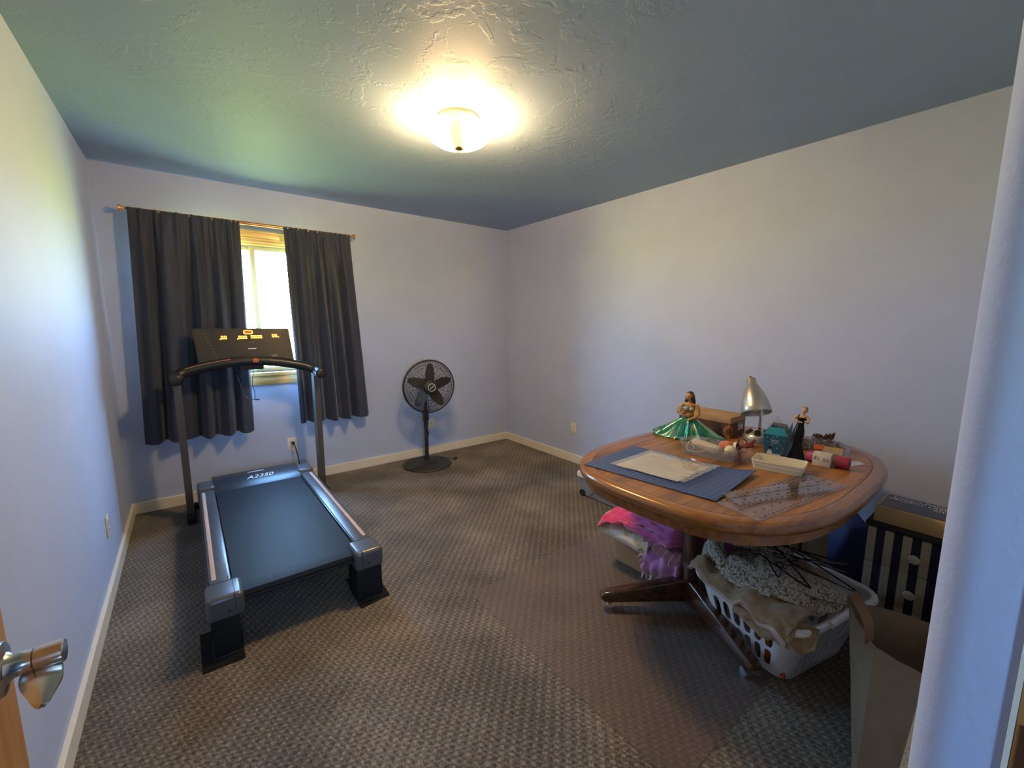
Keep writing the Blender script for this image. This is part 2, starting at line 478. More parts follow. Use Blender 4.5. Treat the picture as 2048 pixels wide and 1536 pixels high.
# baseboards
BH, BT = 0.0817, 0.0174
def bboard(name, x0, x1, y0, y1, label):
    b = B(); b.bb(x0, x1, y0, y1, 0, BH, bev=0.002, seg=1)
    struct(name, b, 'trim_white', label, 'baseboard')
bboard('baseboard_left', XL, XL + BT, 0.0, YB - BT, 'cream baseboard along the left wall')
bboard('baseboard_back', XL, XR, YB - BT, YB, 'cream baseboard along the window wall')
bboard('baseboard_right', XR - BT, XR, YS, YB - BT, 'cream baseboard along the wall behind the table')
bboard('baseboard_front', XA + R, XR - BT, YS, YS + BT, 'cream baseboard of the wall beside the doorway')

# window: oak casing, vinyl slider sashes, glass
win = thing('window_1', 'oak cased sliding window between dark curtains, blown out by daylight', 'window', (0.49, YB, WZ0)); win['kind'] = 'structure'
cw = 0.085
for (x0, x1, z0, z1, mt) in ((WX0 - cw, WX1 + cw, WZ1 - 0.005, WZ1 + cw, 'oak_window'), (WX0 - cw, WX1 + cw, WZ0 - 0.105, WZ0 - 0.03, 'oak_window'), (WX0 - cw, WX0 + 0.005, WZ0 - 0.03, WZ1, 'oak_window_v'), (WX1 - 0.005, WX1 + cw, WZ0 - 0.03, WZ1, 'oak_window_v')):
    b = B(); b.bb(x0, x1, YB - 0.018, YB + 0.001, z0, z1, bev=0.004); b.build('casing', mt, win)
b = B(); b.bb(WX0 - cw, WX1 + cw, YB - 0.022, YB - 0.001, WZ1 + 0.018, WZ1 + 0.032, bev=0.004); b.bb(WX0 - cw, WX1 + cw, YB - 0.024, YB - 0.001, WZ1 + cw - 0.012, WZ1 + cw, bev=0.004); b.build('casing_moulding', 'oak_window', win)
b = B(); b.bb(WX0 - cw - 0.01, WX1 + cw + 0.01, YB - 0.035, YB + 0.1, WZ0 - 0.03, WZ0, bev=0.006); b.build('window_sill', 'oak_window', win)
for (x0, x1, z0, z1, mt) in ((WX0, WX1, WZ1 - 0.02, WZ1, 'oak_window'), (WX0, WX0 + 0.018, WZ0, WZ1, 'oak_window_v'), (WX1 - 0.018, WX1, WZ0, WZ1, 'oak_window_v')):
    b = B(); b.bb(x0, x1, YB, YB + 0.1, z0, z1); b.build('jamb_liner', mt, win)
hw = thing('added_window_2', 'small unseen oak trimmed hallway window added to light the doorway edge', 'window', (-0.42, -1.70, 1.2)); hw['kind'] = 'structure'  # added window, out of view, bringing daylight to the doorway edge
for x0_, x1_, z0_, z1_ in ((-0.66, -0.18, 1.70, 1.76), (-0.66, -0.18, 1.14, 1.20), (-0.66, -0.60, 1.20, 1.70), (-0.24, -0.18, 1.20, 1.70)):
    b = B(); b.bb(x0_, x1_, -1.70, -1.685, z0_, z1_, bev=0.003); b.build('casing', 'oak_window', hw)
b = B(); b.bb(-0.60, -0.24, -1.752, -1.748, 1.2, 1.7); b.build('pane', 'window_glass', hw)
def sash(x0, x1, y):
    f = 0.036
    b = B()
    for a in ((x0, x0 + f, WZ0, WZ1 - 0.02), (x1 - f, x1, WZ0, WZ1 - 0.02)): b.bb(a[0], a[1], y, y + 0.03, a[2], a[3], bev=0.004)
    b.bb(x0 + f, x1 - f, y, y + 0.03, WZ0, WZ0 + f, bev=0.004); b.bb(x0 + f, x1 - f, y, y + 0.03, WZ1 - 0.02 - f, WZ1 - 0.02, bev=0.004)
    s = b.build('sash', 'vinyl_sash', win)
    b = B(); b.bb(x0 + f - 0.004, x1 - f + 0.004, y + 0.013, y + 0.017, WZ0 + f - 0.004, WZ1 - 0.016 - f); b.build('pane', 'window_glass', s)
sash(WX0 + 0.018, 0.512, YB + 0.085)
sash(0.468, WX1 - 0.018, YB + 0.05)
b = B(); b.bb(0.42, 0.46, YB + 0.06, YB + 0.08, WZ0 + 0.0, WZ0 + 0.02, bev=0.003); b.build('sash_latch', 'vinyl_sash', win)

# door on the left with lever
dr = thing('door_1', 'oak door standing open at the left edge with a satin nickel lever', 'door', (-0.23, 0.02, 0)); dr['kind'] = 'structure'
b = B(); b.bb(-0.2455, -0.21, 0.01, 0.771, 0.012, 2.03, bev=0.002); slab = b.build('door_slab', 'door_wood', dr)
b = B(); b.bb(-0.242, -0.2135, 0.7706, 0.7716, 0.94, 1.0); b.build('latch_plate', 'nickel', slab)
lv = B(); hy, hz = 0.715, 0.978
Mx = Matrix.Translation((-0.21, hy, hz)) @ Matrix.Rotation(math.pi / 2, 4, 'Y')
lv.lathe([(0.0, 0), (0.033, 0), (0.033, 0.004), (0.030, 0.009), (0.018, 0.012), (0.0135, 0.018), (0.0125, 0.028), (0.0125, 0.0325)], 28, Mx)
rose = lv.build('rose', 'nickel', dr)
b = B(); b.lathe([(0.0, 0.034), (0.0128, 0.034), (0.0135, 0.045), (0.014, 0.058), (0.0125, 0.0595), (0.0, 0.0595)], 24, Mx)
b.build('lever_hub', 'nickel', dr)
def blade(u, v):
    u = math.sin(u * math.pi / 2)
    L = u * 0.066
    w = 0.0225 * (0.72 + 0.28 * math.sin(math.pi * min(1, u / 0.8))) * max(0.0, 1 - u ** 3.4) ** 0.5 + 0.0006
    xx = -0.172 + 0.010 * u + (v - 0.5) * 2 * w * 0.8
    return (xx, hy + 0.004 - L, hz - 0.013 - 0.012 * u * u + 0.002 * math.cos((v - 0.5) * 3))
b = B(); b.sheet(blade, 16, 8, 0.006); b.build('lever_blade', 'nickel', dr)

# ------------------------------------------------------------------ wall outlets
def outlet(name, label, pos, axis, cat='outlet'):
    """axis: 'y' faces -y (back wall), 'x+' faces +x (left wall), 'x-' faces -x (right wall)"""
    if axis == 'y': Mo = frame(pos, (1, 0, 0), (0, 0, 1))
    elif axis == 'x-': Mo = frame(pos, (0, -1, 0), (0, 0, 1))
    else: Mo = frame(pos, (0, 1, 0), (0, 0, 1))
    FR[0] = Mo
    t = thing(name, label, cat, pos, 'wall outlets')
    b = B(); b.box((0, 0, 0.003), (0.072, 0.116, 0.006), bev=0.003); b.build('cover_plate', 'ivory_plate', t)
    for s in (-1, 1):
        b = B(); b.prism([(p[0], p[1] + s * 0.02) for p in rrect(0.034, 0.028, 0.011)], 0.006, 0.0075); r = b.build('receptacle', 'ivory_plate', t)
        b = B(); b.box((-0.006, s * 0.02 + 0.003, 0.0076), (0.0026, 0.009, 0.0012)); b.box((0.006, s * 0.02 + 0.003, 0.0076), (0.0026, 0.007, 0.0012)); b.box((0, s * 0.02 - 0.008, 0.0076), (0.0045, 0.0045, 0.0012)); b.build('slots', 'black_hole', r)
    b = B(); b.lathe([(0, 0.006), (0.0035, 0.006), (0.0035, 0.0072), (0, 0.0076)], 10); b.build('screw', 'nickel', t)
    FR[0] = Matrix.Identity(4)
    return t
outlet('wall_outlet', 'ivory wall outlet under the window with a black plug in it', (0.665, YB, 0.342), 'y')
outlet('wall_outlet', 'ivory wall outlet half hidden behind the fan pole', (2.005, YB, 0.33), 'y')
outlet('wall_outlet', 'ivory wall outlet on the right wall near the far end of the table', (XR, 2.873, 0.348), 'x-')
outlet('wall_outlet', 'ivory wall outlet on the left wall seen edge on', (XL, 2.958, 0.324), 'x+')

# ------------------------------------------------------------------ ceiling light
LX, LY = 1.22, 2.03
lt = thing('ceiling_light', 'lit flush ceiling light with a white glass bowl and brass finial', 'ceiling light', (LX, LY, H))
TM = Matrix.Translation((LX, LY, 0))
pm('pan_cream', (0.72, 0.60, 0.42), 0.4, vary=0.03)
b = B(); b.lathe([(0, H - 0.0005), (0.105, H - 0.0005), (0.108, H - 0.012), (0.098, H - 0.02), (0, H - 0.02)], 40, TM); b.build('pan', 'pan_cream', lt)
def bowl_mat():
    m, t, bb_ = new_mat('lit_glass')
    v = objcoord(t, rot=(0, 0, math.radians(-37.8 * -1)))
    s = t.nodes.new('ShaderNodeSeparateXYZ'); t.links.new(v, s.inputs[0])
    a = t.nodes.new('ShaderNodeMath'); a.operation = 'ABSOLUTE'; t.links.new(s.outputs['X'], a.inputs[0])
    mm = t.nodes.new('ShaderNodeMapRange'); mm.interpolation_type = 'SMOOTHSTEP'
    mm.inputs['From Min'].default_value = 0.022; mm.inputs['From Max'].default_value = 0.075
    mm.inputs['To Min'].default_value = 0.16; mm.inputs['To Max'].default_value = 62.0  # bulb glow painted into the glass, dim between the two bulbs
    t.links.new(a.outputs[0], mm.inputs['Value'])
    bb_.inputs['Base Color'].default_value = (0.8, 0.78, 0.7, 1)
    bb_.inputs['Emission Color'].default_value = (1.0, 0.66, 0.28, 1)
    em_ = t.nodes.new('ShaderNodeMath'); em_.operation = 'MULTIPLY'; em_.inputs[1].default_value = 3.2; t.links.new(mm.outputs[0], em_.inputs[0])
    gm_ = t.nodes.new('ShaderNodeNewGeometry'); iv_ = t.nodes.new('ShaderNodeMath'); iv_.operation = 'SUBTRACT'; iv_.inputs[0].default_value = 1.0; t.links.new(gm_.outputs['Backfacing'], iv_.inputs[1])
    ef_ = t.nodes.new('ShaderNodeMath'); ef_.operation = 'MULTIPLY'; t.links.new(em_.outputs[0], ef_.inputs[0]); t.links.new(iv_.outputs[0], ef_.inputs[1])
    t.links.new(ef_.outputs[0], bb_.inputs['Emission Strength'])
    bb_.inputs['Roughness'].default_value = 0.2
    # glass sides pass the bulbs' light; the dim middle band is made opaque
    trn = t.nodes.new('ShaderNodeBsdfTransparent'); trn.inputs[0].default_value = (1.0, 0.96, 0.88, 1)
    mxs = t.nodes.new('ShaderNodeMixShader'); mf = t.nodes.new('ShaderNodeMapRange'); mf.interpolation_type = 'SMOOTHSTEP'
    mf.inputs['From Min'].default_value = 0.026; mf.inputs['From Max'].default_value = 0.05; mf.inputs['To Min'].default_value = 0.93; mf.inputs['To Max'].default_value = 0.16
    t.links.new(a.outputs[0], mf.inputs['Value']); t.links.new(mf.outputs[0], mxs.inputs[0])
    out = t.nodes['Material Output']
    t.links.new(trn.outputs[0], mxs.inputs[1]); t.links.new(bb_.outputs[0], mxs.inputs[2]); t.links.new(mxs.outputs[0], out.inputs[0])
    MATS['lit_glass'] = m
bowl_mat()
prof = []
for k in range(13):
    a = k / 12 * math.pi / 2
    prof.append((0.006 + 0.166 * math.sin(a) ** 0.92, 2.296 + 0.085 * (1 - math.cos(a))))
b = B(); b.lathe(prof, 48, TM, caps=False); b.build('glass_bowl', 'lit_glass', lt)
b = B(); b.lathe([(0.1715, 2.379), (0.1725, 2.3815), (0.1715, 2.384), (0.1695, 2.3815), (0.1715, 2.379)], 48, TM, caps=False); b.build('glass_rim', 'ivory_plate', lt)
pm('brass_antique', (0.45, 0.32, 0.16), 0.35, 0.9)
b = B(); b.lathe([(0, 2.272), (0.003, 2.274), (0.004, 2.279), (0.003, 2.282), (0.012, 2.284), (0.021, 2.290), (0.022, 2.294), (0.010, 2.300), (0, 2.300)], 24, TM); b.lathe([(0.004, 2.30), (0.004, H - 0.02)], 8, TM); b.build('finial', 'brass_antique', lt)
emit('bulb_glow', LAMP_COL, LAMP_S)
ca, sa = math.cos(math.radians(-37.8)), math.sin(math.radians(-37.8))
for s in (-1, 1):
    bx, by = LX + s * 0.075 * ca, LY + s * 0.075 * sa
    b = B(); b.ell((bx, by, 2.388), (0.025, 0.025, 0.025)); bo = b.build('bulb', 'bulb_glow', lt)
    b = B(); b.tube([(LX + s * 0.052 * ca, LY + s * 0.052 * sa, 2.388), (LX + s * 0.02 * ca, LY + s * 0.02 * sa, 2.388)], 0.015, 14); b.tube([(LX + s * 0.03 * ca, LY + s * 0.03 * sa, 2.40), (LX + s * 0.03 * ca, LY + s * 0.03 * sa, 2.421)], 0.008, 8); b.build('socket', 'ivory_plate', bo)

# ------------------------------------------------------------------ curtains and rod
RY, RZ = 3.913, 2.145
rod = thing('curtain_rod', 'copper curtain rod with bell shaped finials above the window', 'curtain rod', (0.49, RY, RZ))
b = B(); b.tube([(-0.222, RY, RZ), (1.212, RY, RZ)], 0.0135, 16); b.build('rod', 'copper', rod)
for s, x in ((-1, -0.222), (1, 1.212)):
    Mx = Matrix.Translation((x, RY, RZ)) @ Matrix.Rotation(s * math.pi / 2, 4, 'Y')
    b = B(); b.lathe([(0.0075, -0.01), (0.0075, 0.022), (0.0, 0.022)], 12, Mx); b.build('rod_end', 'bronze_dark', rod)
    b = B(); b.lathe([(0.0, 0.018), (0.010, 0.018), (0.0115, 0.023), (0.009, 0.026), (0.012, 0.032), (0.020, 0.046), (0.0225, 0.052), (0.020, 0.055), (0, 0.056)], 20, Mx); b.build('finial', 'copper', rod)
    b = B(); b.bb(x + (0.012 if s < 0 else -0.03), x + (0.03 if s < 0 else -0.012), RY - 0.004, YB, RZ - 0.014, RZ - 0.004); b.bb(x + (0.008 if s < 0 else -0.034), x + (0.034 if s < 0 else -0.008), YB - 0.006, YB, RZ - 0.05, RZ + 0.01); b.build('bracket', 'bronze_dark', rod)

def fabric_mat(name, c0, c1, sheen=0.35):
    m, t, bb_ = new_mat(name)
    v = objcoord(t, (1, 1, 0.12))
    n = noise_tex(t, v, 30, 4)
    t.links.new(ramp(t, n.outputs[0], ((0.3, c0), (0.75, c1))), bb_.inputs['Base Color'])
    bb_.inputs['Roughness'].default_value = 0.7; bb_.inputs['Sheen Weight'].default_value = sheen; bb_.inputs['Sheen Roughness'].default_value = 0.4
    n2 = noise_tex(t, objcoord(t, (1, 1, 1)), 420, 2)
    bump(t, bb_, n2.outputs[0], 0.15, 0.001)
    MATS[name] = m
fabric_mat('curtain_cloth', (0.026, 0.032, 0.058), (0.044, 0.052, 0.088))

pm('curtain_lining', (0.40, 0.42, 0.46), 0.8, vary=0.03)
def curtain(name, label, xt0, xt1, xb0, xb1, zb0, zb1, seed, nf):
    rnd = random.Random(seed)
    ph = [rnd.uniform(0, 6.28) for _ in range(8)]
    warp = [rnd.uniform(-0.5, 0.5) for _ in range(8)]
    def f(u, v):
        uu = u + 0.035 * math.sin(2 * math.pi * u + ph[0]) + 0.015 * math.sin(5 * math.pi * u + ph[1])
        x = xt0 + (xt1 - xt0) * u + v * ((xb0 - xt0) + ((xb1 - xt1) - (xb0 - xt0)) * u)
        edge = min(1, min(u, 1 - u) * 12 + 0.25)
        big = math.sin(2 * math.pi * nf * uu + ph[2] + 0.8 * math.sin(2.2 * v + ph[3])) + 0.5 * math.sin(2 * math.pi * nf * 1.7 * uu + ph[4] + 0.5 * v)
        small = math.sin(2 * math.pi * nf * 3.3 * uu + ph[5]) + 0.6 * math.sin(2 * math.pi * nf * 5.1 * uu + ph[6])
        g = max(0.0, 1 - v * 5)
        amp = 0.016 + 0.026 * min(1, v * 1.5)
        y = RY - 0.022 + edge * (amp * big * (1 - 0.55 * g) + 0.006 * small * (g + 0.12))
        y = min(y, YB - 0.045) if v > 0.1 else y
        y -= 0.012 * v
        if v < 0.03: y = RY - 0.017 + 0.004 * small
        x += edge * 0.007 * math.cos(2 * math.pi * nf * uu + ph[2]) * v
        zt = RZ + 0.004 + 0.006 * abs(small) * 0.7
        zb = zb0 + (zb1 - zb0) * u + 0.006 * math.sin(2 * math.pi * nf * uu + ph[2])
        z = zt + (zb - zt) * v + 0.003 * nz(u * 30, v * 12, seed)
        return (x, y + 0.004 * nz(u * 9, v * 14, seed + 3), z)
    c = thing(name, label, 'curtain', ((xb0 + xb1) / 2, RY, zb0), 'window curtains')
    b = B(); b.sheet(f, 150, 60, 0.0016); p = b.build('cloth', 'curtain_cloth', c, smooth=80)
    # pale blackout lining on the window side
    b = B(); b.sheet(lambda u, v: Vector(f(0.006 + 0.988 * u, 0.02 + 0.965 * v)) + Vector((0, 0.004, 0)), 110, 40, 0.0008); b.build('lining', 'curtain_lining', c, smooth=80)
    # stitched hem at the bottom
    def h(u, v):
        x, y, z = f(u, 0.965 + v * 0.033); return (x, y - 0.0018, z)
    b = B(); b.sheet(h, 150, 2, 0.001); b.build('hem', 'curtain_cloth', p, smooth=80)
    return c
curtain('curtain', 'wide dark navy curtain panel at the left of the window', -0.232, 0.402, -0.283, 0.380, 0.532, 0.527, 3, 4.6)
curtain('curtain', 'narrower dark navy curtain panel at the right of the window', 0.698, 1.214, 0.722, 1.305, 0.542, 0.533, 11, 4.2)

# ------------------------------------------------------------------ treadmill
pm('tread_belt', (0.020, 0.022, 0.028), 0.5, vary=0.2, vscale=60, bscale=500, bstr=0.25, bdist=0.0008, spec=0.10)
pm('tread_grey', (0.105, 0.11, 0.125), 0.33, 0.35, vary=0.06)
pm('tread_dark', (0.030, 0.031, 0.036), 0.3, vary=0.1, spec=0.2)
pm('upright_grey', (0.115, 0.105, 0.10), 0.36, 0.4, vary=0.05)
pm('rubber_strip', (0.52, 0.36, 0.30), 0.7, vary=0.06)
pm('print_white', (0.85, 0.86, 0.88), 0.4, vary=0.0)
pm('print_grey', (0.13, 0.13, 0.14), 0.5, vary=0.0)
pm('panel_black', (0.010, 0.0095, 0.0115), 0.42, vary=0.06)
pm('panel_side', (0.018, 0.017, 0.017), 0.5, vary=0.1)
pm('orange_tag', (0.55, 0.14, 0.05), 0.5)
emit('led', (1.0, 0.24, 0.03), 3.2)

tm = thing('treadmill', 'black and grey motorised treadmill with lit orange console in front of the window', 'treadmill', (0.34, 2.8, 0))
ZD = 0.262                                   # deck height
# walking deck with belt wrapped round the rear roller
def belt(u, v):
    L1 = 3.40 - 2.035
    s_ = u * (L1 + 0.09)
    if s_ < L1: y, z = 3.40 - s_, ZD - 0.012 + 0.0 * u
    else:
        a = (s_ - L1) / 0.028; y, z = 2.035 - 0.028 * math.sin(a), ZD - 0.040 + 0.028 * math.cos(a)
    return (0.078 + v * (0.597 - 0.078), y, z)
b = B(); b.sheet(belt, 40, 4, 0.003); b.build('belt', 'tread_belt', tm)
b = B(); b.bb(0.08, 0.595, 2.05, 3.4, ZD - 0.055, ZD - 0.017); b.build('deck', 'black_matte', tm)
b = B(); b.tube([(0.07, 2.035, ZD - 0.040), (0.61, 2.035, ZD - 0.040)], 0.0255, 16); b.build('rear_roller', 'black_matte', tm)
for s, (xo, xi) in ((-1, (-0.015, 0.074)), (1, (0.695, 0.601))):
    x0, x1 = min(xo, xi), max(xo, xi)
    b = B(); b.bb(x0, x1, 2.10, 3.43, ZD - 0.085, ZD - 0.004, bev=0.008); rail = b.build('foot_rail', 'tread_dark', tm)
    # top plate of the rail with an inset brown grip strip
    pl0, pl1 = (x0 + 0.008, x1 - 0.004)
    b = B(); b.prism([(p[0] + (pl0 + pl1) / 2, p[1] + 2.76) for p in rrect(pl1 - pl0, 1.28, 0.012)], ZD - 0.006, ZD + 0.002, bev=0.0015); b.build('rail_plate', 'tread_grey', rail)
    gx = x0 + 0.026 if s < 0 else x1 - 0.026
    b = B(); b.prism([(p[0] + gx, p[1] + 2.76) for p in rrect(0.017, 1.22, 0.006)], ZD + 0.001, ZD + 0.0035, bev=0.001); b.build('grip_strip', 'rubber_strip', rail)
    b = B(); b.lathe([(0, 0), (0.005, 0), (0.005, 0.0012), (0, 0.0012)], 10, Matrix.Translation(((x1 - 0.014) if s < 0 else (x0 + 0.014), 2.145, ZD + 0.0015))); b.build('rivet', 'black_hole', rail)
    # rear end cap: big rounded block reaching over the belt edge
    c0, c1 = (x0 - 0.010, x1 + 0.034) if s < 0 else (x0 - 0.034, x1 + 0.010)
    b = B(); b.bb(c0, c1, 1.968, 2.115, ZD - 0.092, ZD + 0.010, bev=0.020, seg=4); cap = b.build('end_cap', 'tread_grey', tm)
    sx = x1 + 0.001 if s < 0 else x0 - 0.001
    b = B(); b.bb(sx - 0.0012, sx + 0.0012, 1.966, 2.112, ZD - 0.060, ZD + 0.0108, bev=0.0005); b.build('cap_seam', 'black_hole', cap)
    b = B(); b.lathe([(0, 0), (0.0055, 0), (0.0055, 0.002), (0, 0.002)], 10, Matrix.Translation(((c0 + c1) / 2 - 0.01 * s, 1.9685, ZD - 0.055)) @ Matrix.Rotation(math.pi / 2, 4, 'X')); b.build('bolt', 'black_hole', cap)
    # tall rear foot
    fx0, fx1 = (x0 + 0.000, x1 + 0.010) if s < 0 else (x0 - 0.030, x1 - 0.002)
    b = B()
    b.prism([(fx0, 1.975), (fx1, 1.975), (fx1, 2.115), (fx0, 2.115)], 0.012, ZD - 0.085, bev=0.004); ft = b.build('rear_foot', 'black_matte', tm)
    b = B(); b.bb(fx0 - 0.002, fx1 + 0.002, 1.97, 2.12, 0.0055, 0.014, bev=0.003); b.build('foot_pad', 'black_plastic', ft)
    # front caps beside the hood
    b = B(); b.bb(x0 - 0.006, x1 + 0.004, 3.40, 3.56, ZD - 0.105, ZD + 0.024, bev=0.016, seg=3); fc = b.build('front_cap', 'tread_grey', tm)
    b = B(); b.bb((x0 + x1) / 2 - 0.012, (x0 + x1) / 2 + 0.012, 3.397, 3.401, ZD - 0.022, ZD - 0.004); b.build('cap_slot', 'black_hole', fc)
# motor hood
hp = [(3.36, ZD - 0.010), (3.40, ZD + 0.008), (3.50, ZD + 0.030), (3.60, ZD + 0.030), (3.70, ZD - 0.004), (3.73, ZD - 0.05), (3.735, 0.10), (3.40, 0.10), (3.36, 0.2)]
b = B(); b.prism([(p[0], p[1]) for p in hp], 0.07, 0.605, Matrix(((0, 0, 1, 0), (1, 0, 0, 0), (0, 1, 0, 0), (0, 0, 0, 1)))); hood = b.build('motor_hood', 'tread_dark', tm, smooth=50)
hs = frame((0.348, 3.452, ZD + 0.0222), (1, 0, 0), (0, 1, 0.22))
text('model_print', 'A2350', 0.062, hs, 'print_white', hood, shear=0.35)
b = B(); b.box((0.335, 3.555, ZD + 0.0309), (0.105, 0.012, 0.0012), bev=0.0004); b.build('hood_stripe', 'print_white', hood)
# floor frame and uprights
for s, (x0, x1) in ((-1, (-0.090, -0.048)), (1, (0.792, 0.834))):
    b = B(); b.bb(x0 - 0.004, x1 + 0.004, 3.52, 3.80, 0.008, 0.052, bev=0.008); b.build('base_foot', 'black_matte', tm)
    b = B()
    b.prism([(x0, 3.615), (x1, 3.615), (x1, 3.70), (x0, 3.70)], 0.04, 1.02); u_ = b.build('upright', 'upright_grey', tm)
    b = B(); b.lathe([(0, 0), (0.005, 0), (0.005, 0.002), (0, 0.002)], 10, Matrix.Translation(((x1 if s < 0 else x0 - 0.002), 3.64, 0.985)) @ Matrix.Rotation(math.pi / 2, 4, 'Y'))
    b.build('bolt', 'nickel', u_); b = B(); b.lathe([(0, 0), (0.005, 0), (0.005, 0.002), (0, 0.002)], 10, Matrix.Translation(((x1 if s < 0 else x0 - 0.002), 3.675, 0.972)) @ Matrix.Rotation(math.pi / 2, 4, 'Y')); b.build('bolt', 'nickel', u_)
b = B(); b.bb(-0.07, 0.815, 3.72, 3.77, 0.03, 0.075, bev=0.01); b.build('cross_member', 'black_matte', tm)
# arched handlebar with both ends turned towards the user
pts = []; 
for k in range(7): pts.append((-0.070, 3.50 + 0.022 * k, 1.015 + 0.002 * k))
for k in range(1, 24):
    u = k / 24; x = -0.070 + 0.890 * u
    pts.append((x, 3.655 + 0.02 * math.sin(math.pi * u), 1.028 + 0.085 * math.sin(math.pi * u) ** 0.8 - 0.012 * u))
for k in range(7): pts.append((0.820, 3.632 - 0.022 * k, 1.012 - 0.002 * k))
b = B(); b.tube(pts, 0.036, 14, flat=1.0); hb = b.build('handlebar', 'black_plastic', tm, smooth=60)
for x, y, z in ((-0.070, 3.497, 1.0148), (0.820, 3.497, 0.9998)):
    b = B(); b.lathe([(0.0385, 0), (0.0385, 0.09), (0.036, 0.092)], 20, Matrix.Translation((x, y - 0.004, z)) @ Matrix.Rotation(-math.pi / 2, 4, 'X'), caps=False); b.build('grip_sleeve', 'tread_grey', hb)
    b = B(); b.ell((x, y, z), (0.037, 0.012, 0.037)); b.build('grip_end', 'black_plastic', hb)
b = B(); b.box((0.405, 3.636, 1.112), (0.036, 0.006, 0.030), bev=0.001); b.build('safety_tag', 'orange_tag', hb)
sv = []
for k in range(15):
    a = k / 14; x, y, z = -0.07 + 0.89 * (0.06 + 0.30 * a), 0, 0
    u = 0.06 + 0.30 * a
    sv.append((-0.070 + 0.890 * u, 3.655 + 0.02 * math.sin(math.pi * u) - 0.029, 1.028 + 0.085 * math.sin(math.pi * u) ** 0.8 - 0.012 * u + 0.0235))
b = B(); b.tube(sv, 0.0035, 6); b.build('trim_line', 'copper', hb)
# console
cT, cB = 3.745, 3.690                      # y at top and bottom edges
zT, zB = 1.349, 1.085
def cpt(u, v, d=0.0):                       # u across 0..1, v up 0..1, d proud of the face
    x = (0.072 + (0.041 - 0.072) * v) + u * ((0.668 - 0.072) + ((0.661 - 0.041) - (0.668 - 0.072)) * v)
    n = Vector((0, -(zT - zB), (cT - cB))).normalized()
    p = Vector((x, cB + (cT - cB) * v, zB + (zT - zB) * v)) + n * d
    return p
MC = frame((0, 0, 0), (1, 0, 0), (0, cT - cB, zT - zB))
outl = []
for (cu, cv, a0) in ((0.965, 0.92, 0), (0.035, 0.92, 90), (0.02, 0.03, 180), (0.98, 0.03, 270)):
    for k in range(5):
        a = math.radians(a0 + 22.5 * k); outl.append((cu + 0.03 * math.cos(a), cv + 0.07 * math.sin(a)))
b = B()
fr_ = [b.bm.verts.new(cpt(u, v, 0)) for u, v in outl]; bk = [b.bm.verts.new(cpt(u, v, -0.045)) for u, v in outl]
b.bm.faces.new(fr_); b.bm.faces.new(list(reversed(bk)))
for k in range(len(outl)): b.bm.faces.new((fr_[k], fr_[(k + 1) % len(outl)], bk[(k + 1) % len(outl)], bk[k]))
con = b.build('console', 'panel_side', tm)
def plate(name, mat, u0, u1, v0, v1, d=0.0015, skew=0.0, parent=con):
    b = B(); q = [(u0 + skew, v0), (u1 + skew, v0), (u1, v1), (u0, v1)]
    a = [b.bm.verts.new(cpt(u, v, d)) for u, v in q]; c = [b.bm.verts.new(cpt(u, v, -0.0005)) for u, v in q]
    b.bm.faces.new(a); b.bm.faces.new(list(reversed(c)))
    for k in range(4): b.bm.faces.new((a[k], a[(k + 1) % 4], c[(k + 1) % 4], c[k]))
    return b.build(name, mat, parent)
plate('display_panel', 'panel_black', 0.165, 0.885, 0.06, 0.985, 0.0022, 0.035)
plate('book_ledge', 'panel_side', 0.40, 0.74, 0.08, 0.46, 0.003)
plate('ledge_slot', 'panel_black', 0.41, 0.73, 0.10, 0.44, 0.0036)
plate('logo_bar', 'print_white', 0.512, 0.602, 0.412, 0.432, 0.0042)
plate('logo_bar', 'print_grey', 0.535, 0.60, 0.60, 0.612, 0.004)
plate('caption', 'print_grey', 0.285, 0.36, 0.115, 0.145, 0.004)
plate('caption', 'print_grey', 0.755, 0.825, 0.17, 0.235, 0.004)
for k in range(10):
    for uu, sk in ((0.105 + 0.09 * k / 10, 1), (0.925 + 0.01 * k / 10, 1)):
        v = 0.83 - 0.078 * k
        plate('key_print', 'print_grey', uu - 0.008, uu + 0.008, v, v + 0.018, 0.0032)
def zero(u, v, w, h, t=0.006, tail=None):
    """a seven-segment zero made of glowing bars"""
    b = B()
    for (a0, a1, c0, c1) in ((u, u + w, v + h - 0.022, v + h), (u, u + w, v, v + 0.022), (u, u + t, v, v + h), (u + w - t, u + w, v, v + h)):
        q = [(a0, c0), (a1, c0), (a1, c1), (a0, c1)]
        f = [b.bm.verts.new(cpt(p, r, 0.0045)) for p, r in q]; g = [b.bm.verts.new(cpt(p, r, 0.002)) for p, r in q]
        b.bm.faces.new(f); b.bm.faces.new(list(reversed(g)))
        for k in range(4): b.bm.faces.new((f[k], f[(k + 1) % 4], g[(k + 1) % 4], g[k]))
    return b
def digits(u, v, n, tail=0):
    for k in range(n): zero(u + k * 0.031, v, 0.024, 0.085).build('led_digit', 'led', con)
    if tail < 0: plate('led_mark', 'led', u - 0.016, u - 0.004, v - 0.015, v + 0.008, 0.0045)
    if tail > 0: plate('led_mark', 'led', u + n * 0.031, u + n * 0.031 + 0.014, v - 0.005, v + 0.015, 0.0045)
digits(0.262, 0.70, 2, -1); digits(0.437, 0.70, 3, -1); digits(0.566, 0.71, 4); digits(0.795, 0.735, 2, 1)
